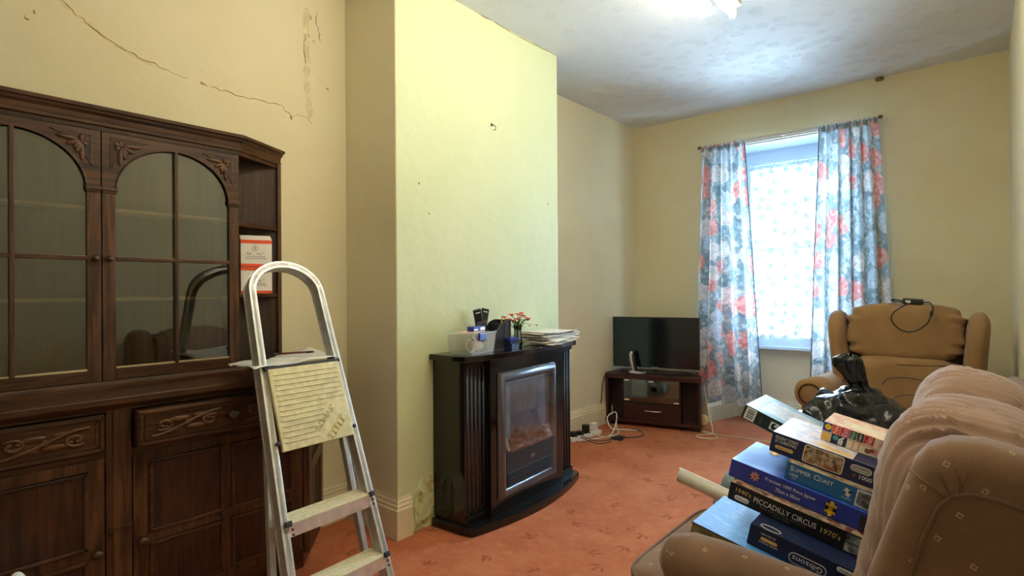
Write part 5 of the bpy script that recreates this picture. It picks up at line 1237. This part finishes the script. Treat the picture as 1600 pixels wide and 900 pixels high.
lab = [(.0, .028, .033, .064, 'bluecard', None), (.028, .052, .033, .064, 'orange', 'Ne'), (.052, .080, .033, .064, 'pinkink', 'Est'), (.080, .101, .033, .064, 'green2', 'POLO'), (.101, .121, .033, .064, 'ink', 'Trebor'), (.121, .151, .033, .064, 'redink', 'Nes'), (.151, .190, .033, .064, 'creamink', 'Wal'), (.190, .225, .020, .064, 'orange', None), (.0, .030, .0, .033, 'kraft', None), (.030, .078, .0, .033, 'navy2', None), (.078, .190, .0, .033, 'creamink', None), (.190, .225, .0, .020, 'kraft', None)]
for (x0, x1, z0, z1, mt, tx) in lab:
    pl_ = plate(t, 'packet_print', rect(x0+.0008, x1-.0008, z0+.0006, z1-.0006), mt, -.0004)
    if tx: lettering(t, tx, 'redink' if mt == 'creamink' else 'whiteink', FM(x1-.006, z0+.003, -.0016), h=(x1-x0)*.55 if tx not in ('Trebor', 'POLO') else .010, w=(z1-z0)*.8, name='packet_lettering', rot=PI/2)
lettering(t, 'Quality', 'redink', FM(.101, .003, -.0016), w=.027, h=.010, rot=PI/2, name='packet_lettering'); lettering(t, 'Street', 'redink', FM(.116, .003, -.0016), w=.024, h=.009, rot=PI/2, name='packet_lettering')
plate(t, 'rim_line', rect(.081, .187, .0285, .030), 'brownink', -.0012)
plate(t, 'figure_print', [(.130, .010), (.140, .005), (.150, .012), (.170, .004), (.184, .008), (.182, .024), (.160, .023), (.150, .026), (.140, .020), (.132, .022)], 'brownink', -.0012); plate(t, 'figure_print', ngon(.168, .014, .013, .009), 'petal2', -.0019)
plate(t, 'star_print', [(.038+.010*(1 if i % 2 else .72)*math.cos(2*PI*i/16)+.006, .022+.010*(1 if i % 2 else .72)*math.sin(2*PI*i/16)) for i in range(16)], 'tealink', -.0012); plate(t, 'round_print', ngon(.014, .016, .009, .010), 'yellowink', -.0012)
plate(t, 'bottle_print', [(.053, .003), (.066, .003), (.067, .018), (.063, .022), (.070, .029), (.064, .031), (.058, .024), (.053, .020)], 'whiteink', -.0012); lettering(t, 'MILKA', 'ink', FM(.062, .004, -.0022), w=.016, h=.006, rot=PI/2, name='packet_lettering'); plate(t, 'round_print', ngon(.016, .050, .010, .010), 'yellowink', -.0012)
MB().box(.075, .185, .030, .10, .0640, .0645).build('lid_label', 'creamink', t)
# the tilted green box behind the stack
t = jbox('dark green jigsaw box with pale harbour lid, tilted behind the stack', 0, 2.27, 0, .40, .265, .056, 'greencard', 'harbour_pic', al=math.radians(22), group='jigsaw boxes stacked on the sofa')
t.location = (-.735, 2.27, .765)
MB().box(.002, .398, .002, .038, .0556, .0564).build('lid_pale_edge', 'paleblue', t); MB().box(.002, .045, .002, .263, .0556, .0565).build('lid_pale_edge', 'paleblue', t); MB().box(.002, .398, .225, .263, .0556, .0564).build('lid_pale_edge', 'paleblue', t)
plate(t, 'label_white', rect(.010, .050, .004, .052), 'whiteink', -.0006); plate(t, 'barcode', rect(.016, .044, .010, .046), 'barcode', -.0013)
plate(t, 'logo_square', rect(.108, .140, .012, .044), 'whiteink', -.0006); plate(t, 'logo_swirl', ngon(.124, .028, .011, .013), 'greencard', -.0013); plate(t, 'logo_dot', ngon(.129, .032, .005, .006), 'whiteink', -.0020)
lettering(t, 'MADE IN ENGLAND', 'greyink', FM(.072, .010), w=.036, rot=PI/2); lettering(t, '1000 pieces', 'greyink', FM(.079, .010), w=.030, rot=PI/2)

# rolled tubes poking out beside the stack
tb = thing('poster_tube', 'silvery rolled poster tube poking out towards the fireplace', 'tube', (-.66, 2.165, .43))
def hollow(mb, a, c, r, ri, seg=24):
    a, c = Vector(a), Vector(c); t = (c-a).normalized(); n = t.cross(Vector((0, 0, 1))).normalized(); bb = t.cross(n); vs = []
    for P, R in ((a, r), (c, r), (c, ri), (a, ri)):
        for j in range(seg): q = 2*PI*j/seg; vs.append(P+(n*math.cos(q)+bb*math.sin(q))*R)
    mb.add(vs, [(k*seg+j, k*seg+(j+1) % seg, ((k+1) % 4)*seg+(j+1) % seg, ((k+1) % 4)*seg+j) for k in range(4) for j in range(seg)])
    return mb
hollow(MB(), (-.285, 0, .085), (.26, 0, -.042), .027, .023).build('roll', plain('pearly_paper', srgb(206, 200, 186), .35, .1, .06), tb, True)
MB().tube([(-.287, .003, .112), (.25, .003, -.012)], .0045, 6).build('paper_edge', 'paper', tb, True)
tb2 = thing('rolled_mat', 'grey rolled mat end tucked behind the black jigsaw box', 'mat', (-.60, 2.27, .44))
hollow(MB(), (-.200, 0, .055), (.18, 0, -.04), .040, .030).build('roll', plain('grey_felt', srgb(120, 130, 132), .8), tb2, True)
hollow(MB(), (-.197, 0, .055), (.17, 0, -.038), .022, .012).build('inner_roll', 'tealink', tb2, True)

# black bin bag on the far end of the sofa
bag = thing('bin_bag', 'shiny black bin bag with a twisted neck on the far sofa seat', 'bag', (-.405, 2.745, .345))
def bagd(p, n):
    q = Vector((p.x*5, p.y*5, p.z*5)); r = abs(nz(q, 1.2)); r2 = abs(nz(q+Vector((3, 1, 2)), 2.3)); r3 = abs(nz(Vector((p.x*3, p.y*3, p.z*9)), 3.6)); return .055*(r-.2)+.045*(r2-.15)+.020*(r3-.15)
MB().pillow((.0, .0, .235), (.215, .20, .255), (.85, .85), disp=bagd, nu=96, nv=64).build('bag_body', 'bag', bag, True)
MB().pillow((-.12, -.02, .19), (.17, .16, .20), (.8, .85), disp=bagd, nu=70, nv=44).build('bag_fold', 'bag', bag, True)
nk = MB()
def neck(u, v):
    P = [(.02, 0, .47), (.005, 0, .515), (-.012, 0, .555), (-.028, 0, .595), (-.030, -.004, .625), (-.022, -.006, .645)]; R = [.070, .030, .038, .052, .050, .020]
    t = v*(len(P)-1); i = min(int(t), len(P)-2); f = t-i; c = Vector(P[i]).lerp(Vector(P[i+1]), f); r = R[i]+(R[i+1]-R[i])*f
    a = 2*PI*u; r *= 1+.28*math.sin(a*6+v*4)*.6+.12*math.sin(a*11)
    return c+Vector((r*math.cos(a), r*.7*math.sin(a), .006*math.sin(a*5)*v))
nk.grid(neck, 48, 20, True); nk.build('twisted_neck', 'bag', bag, True)
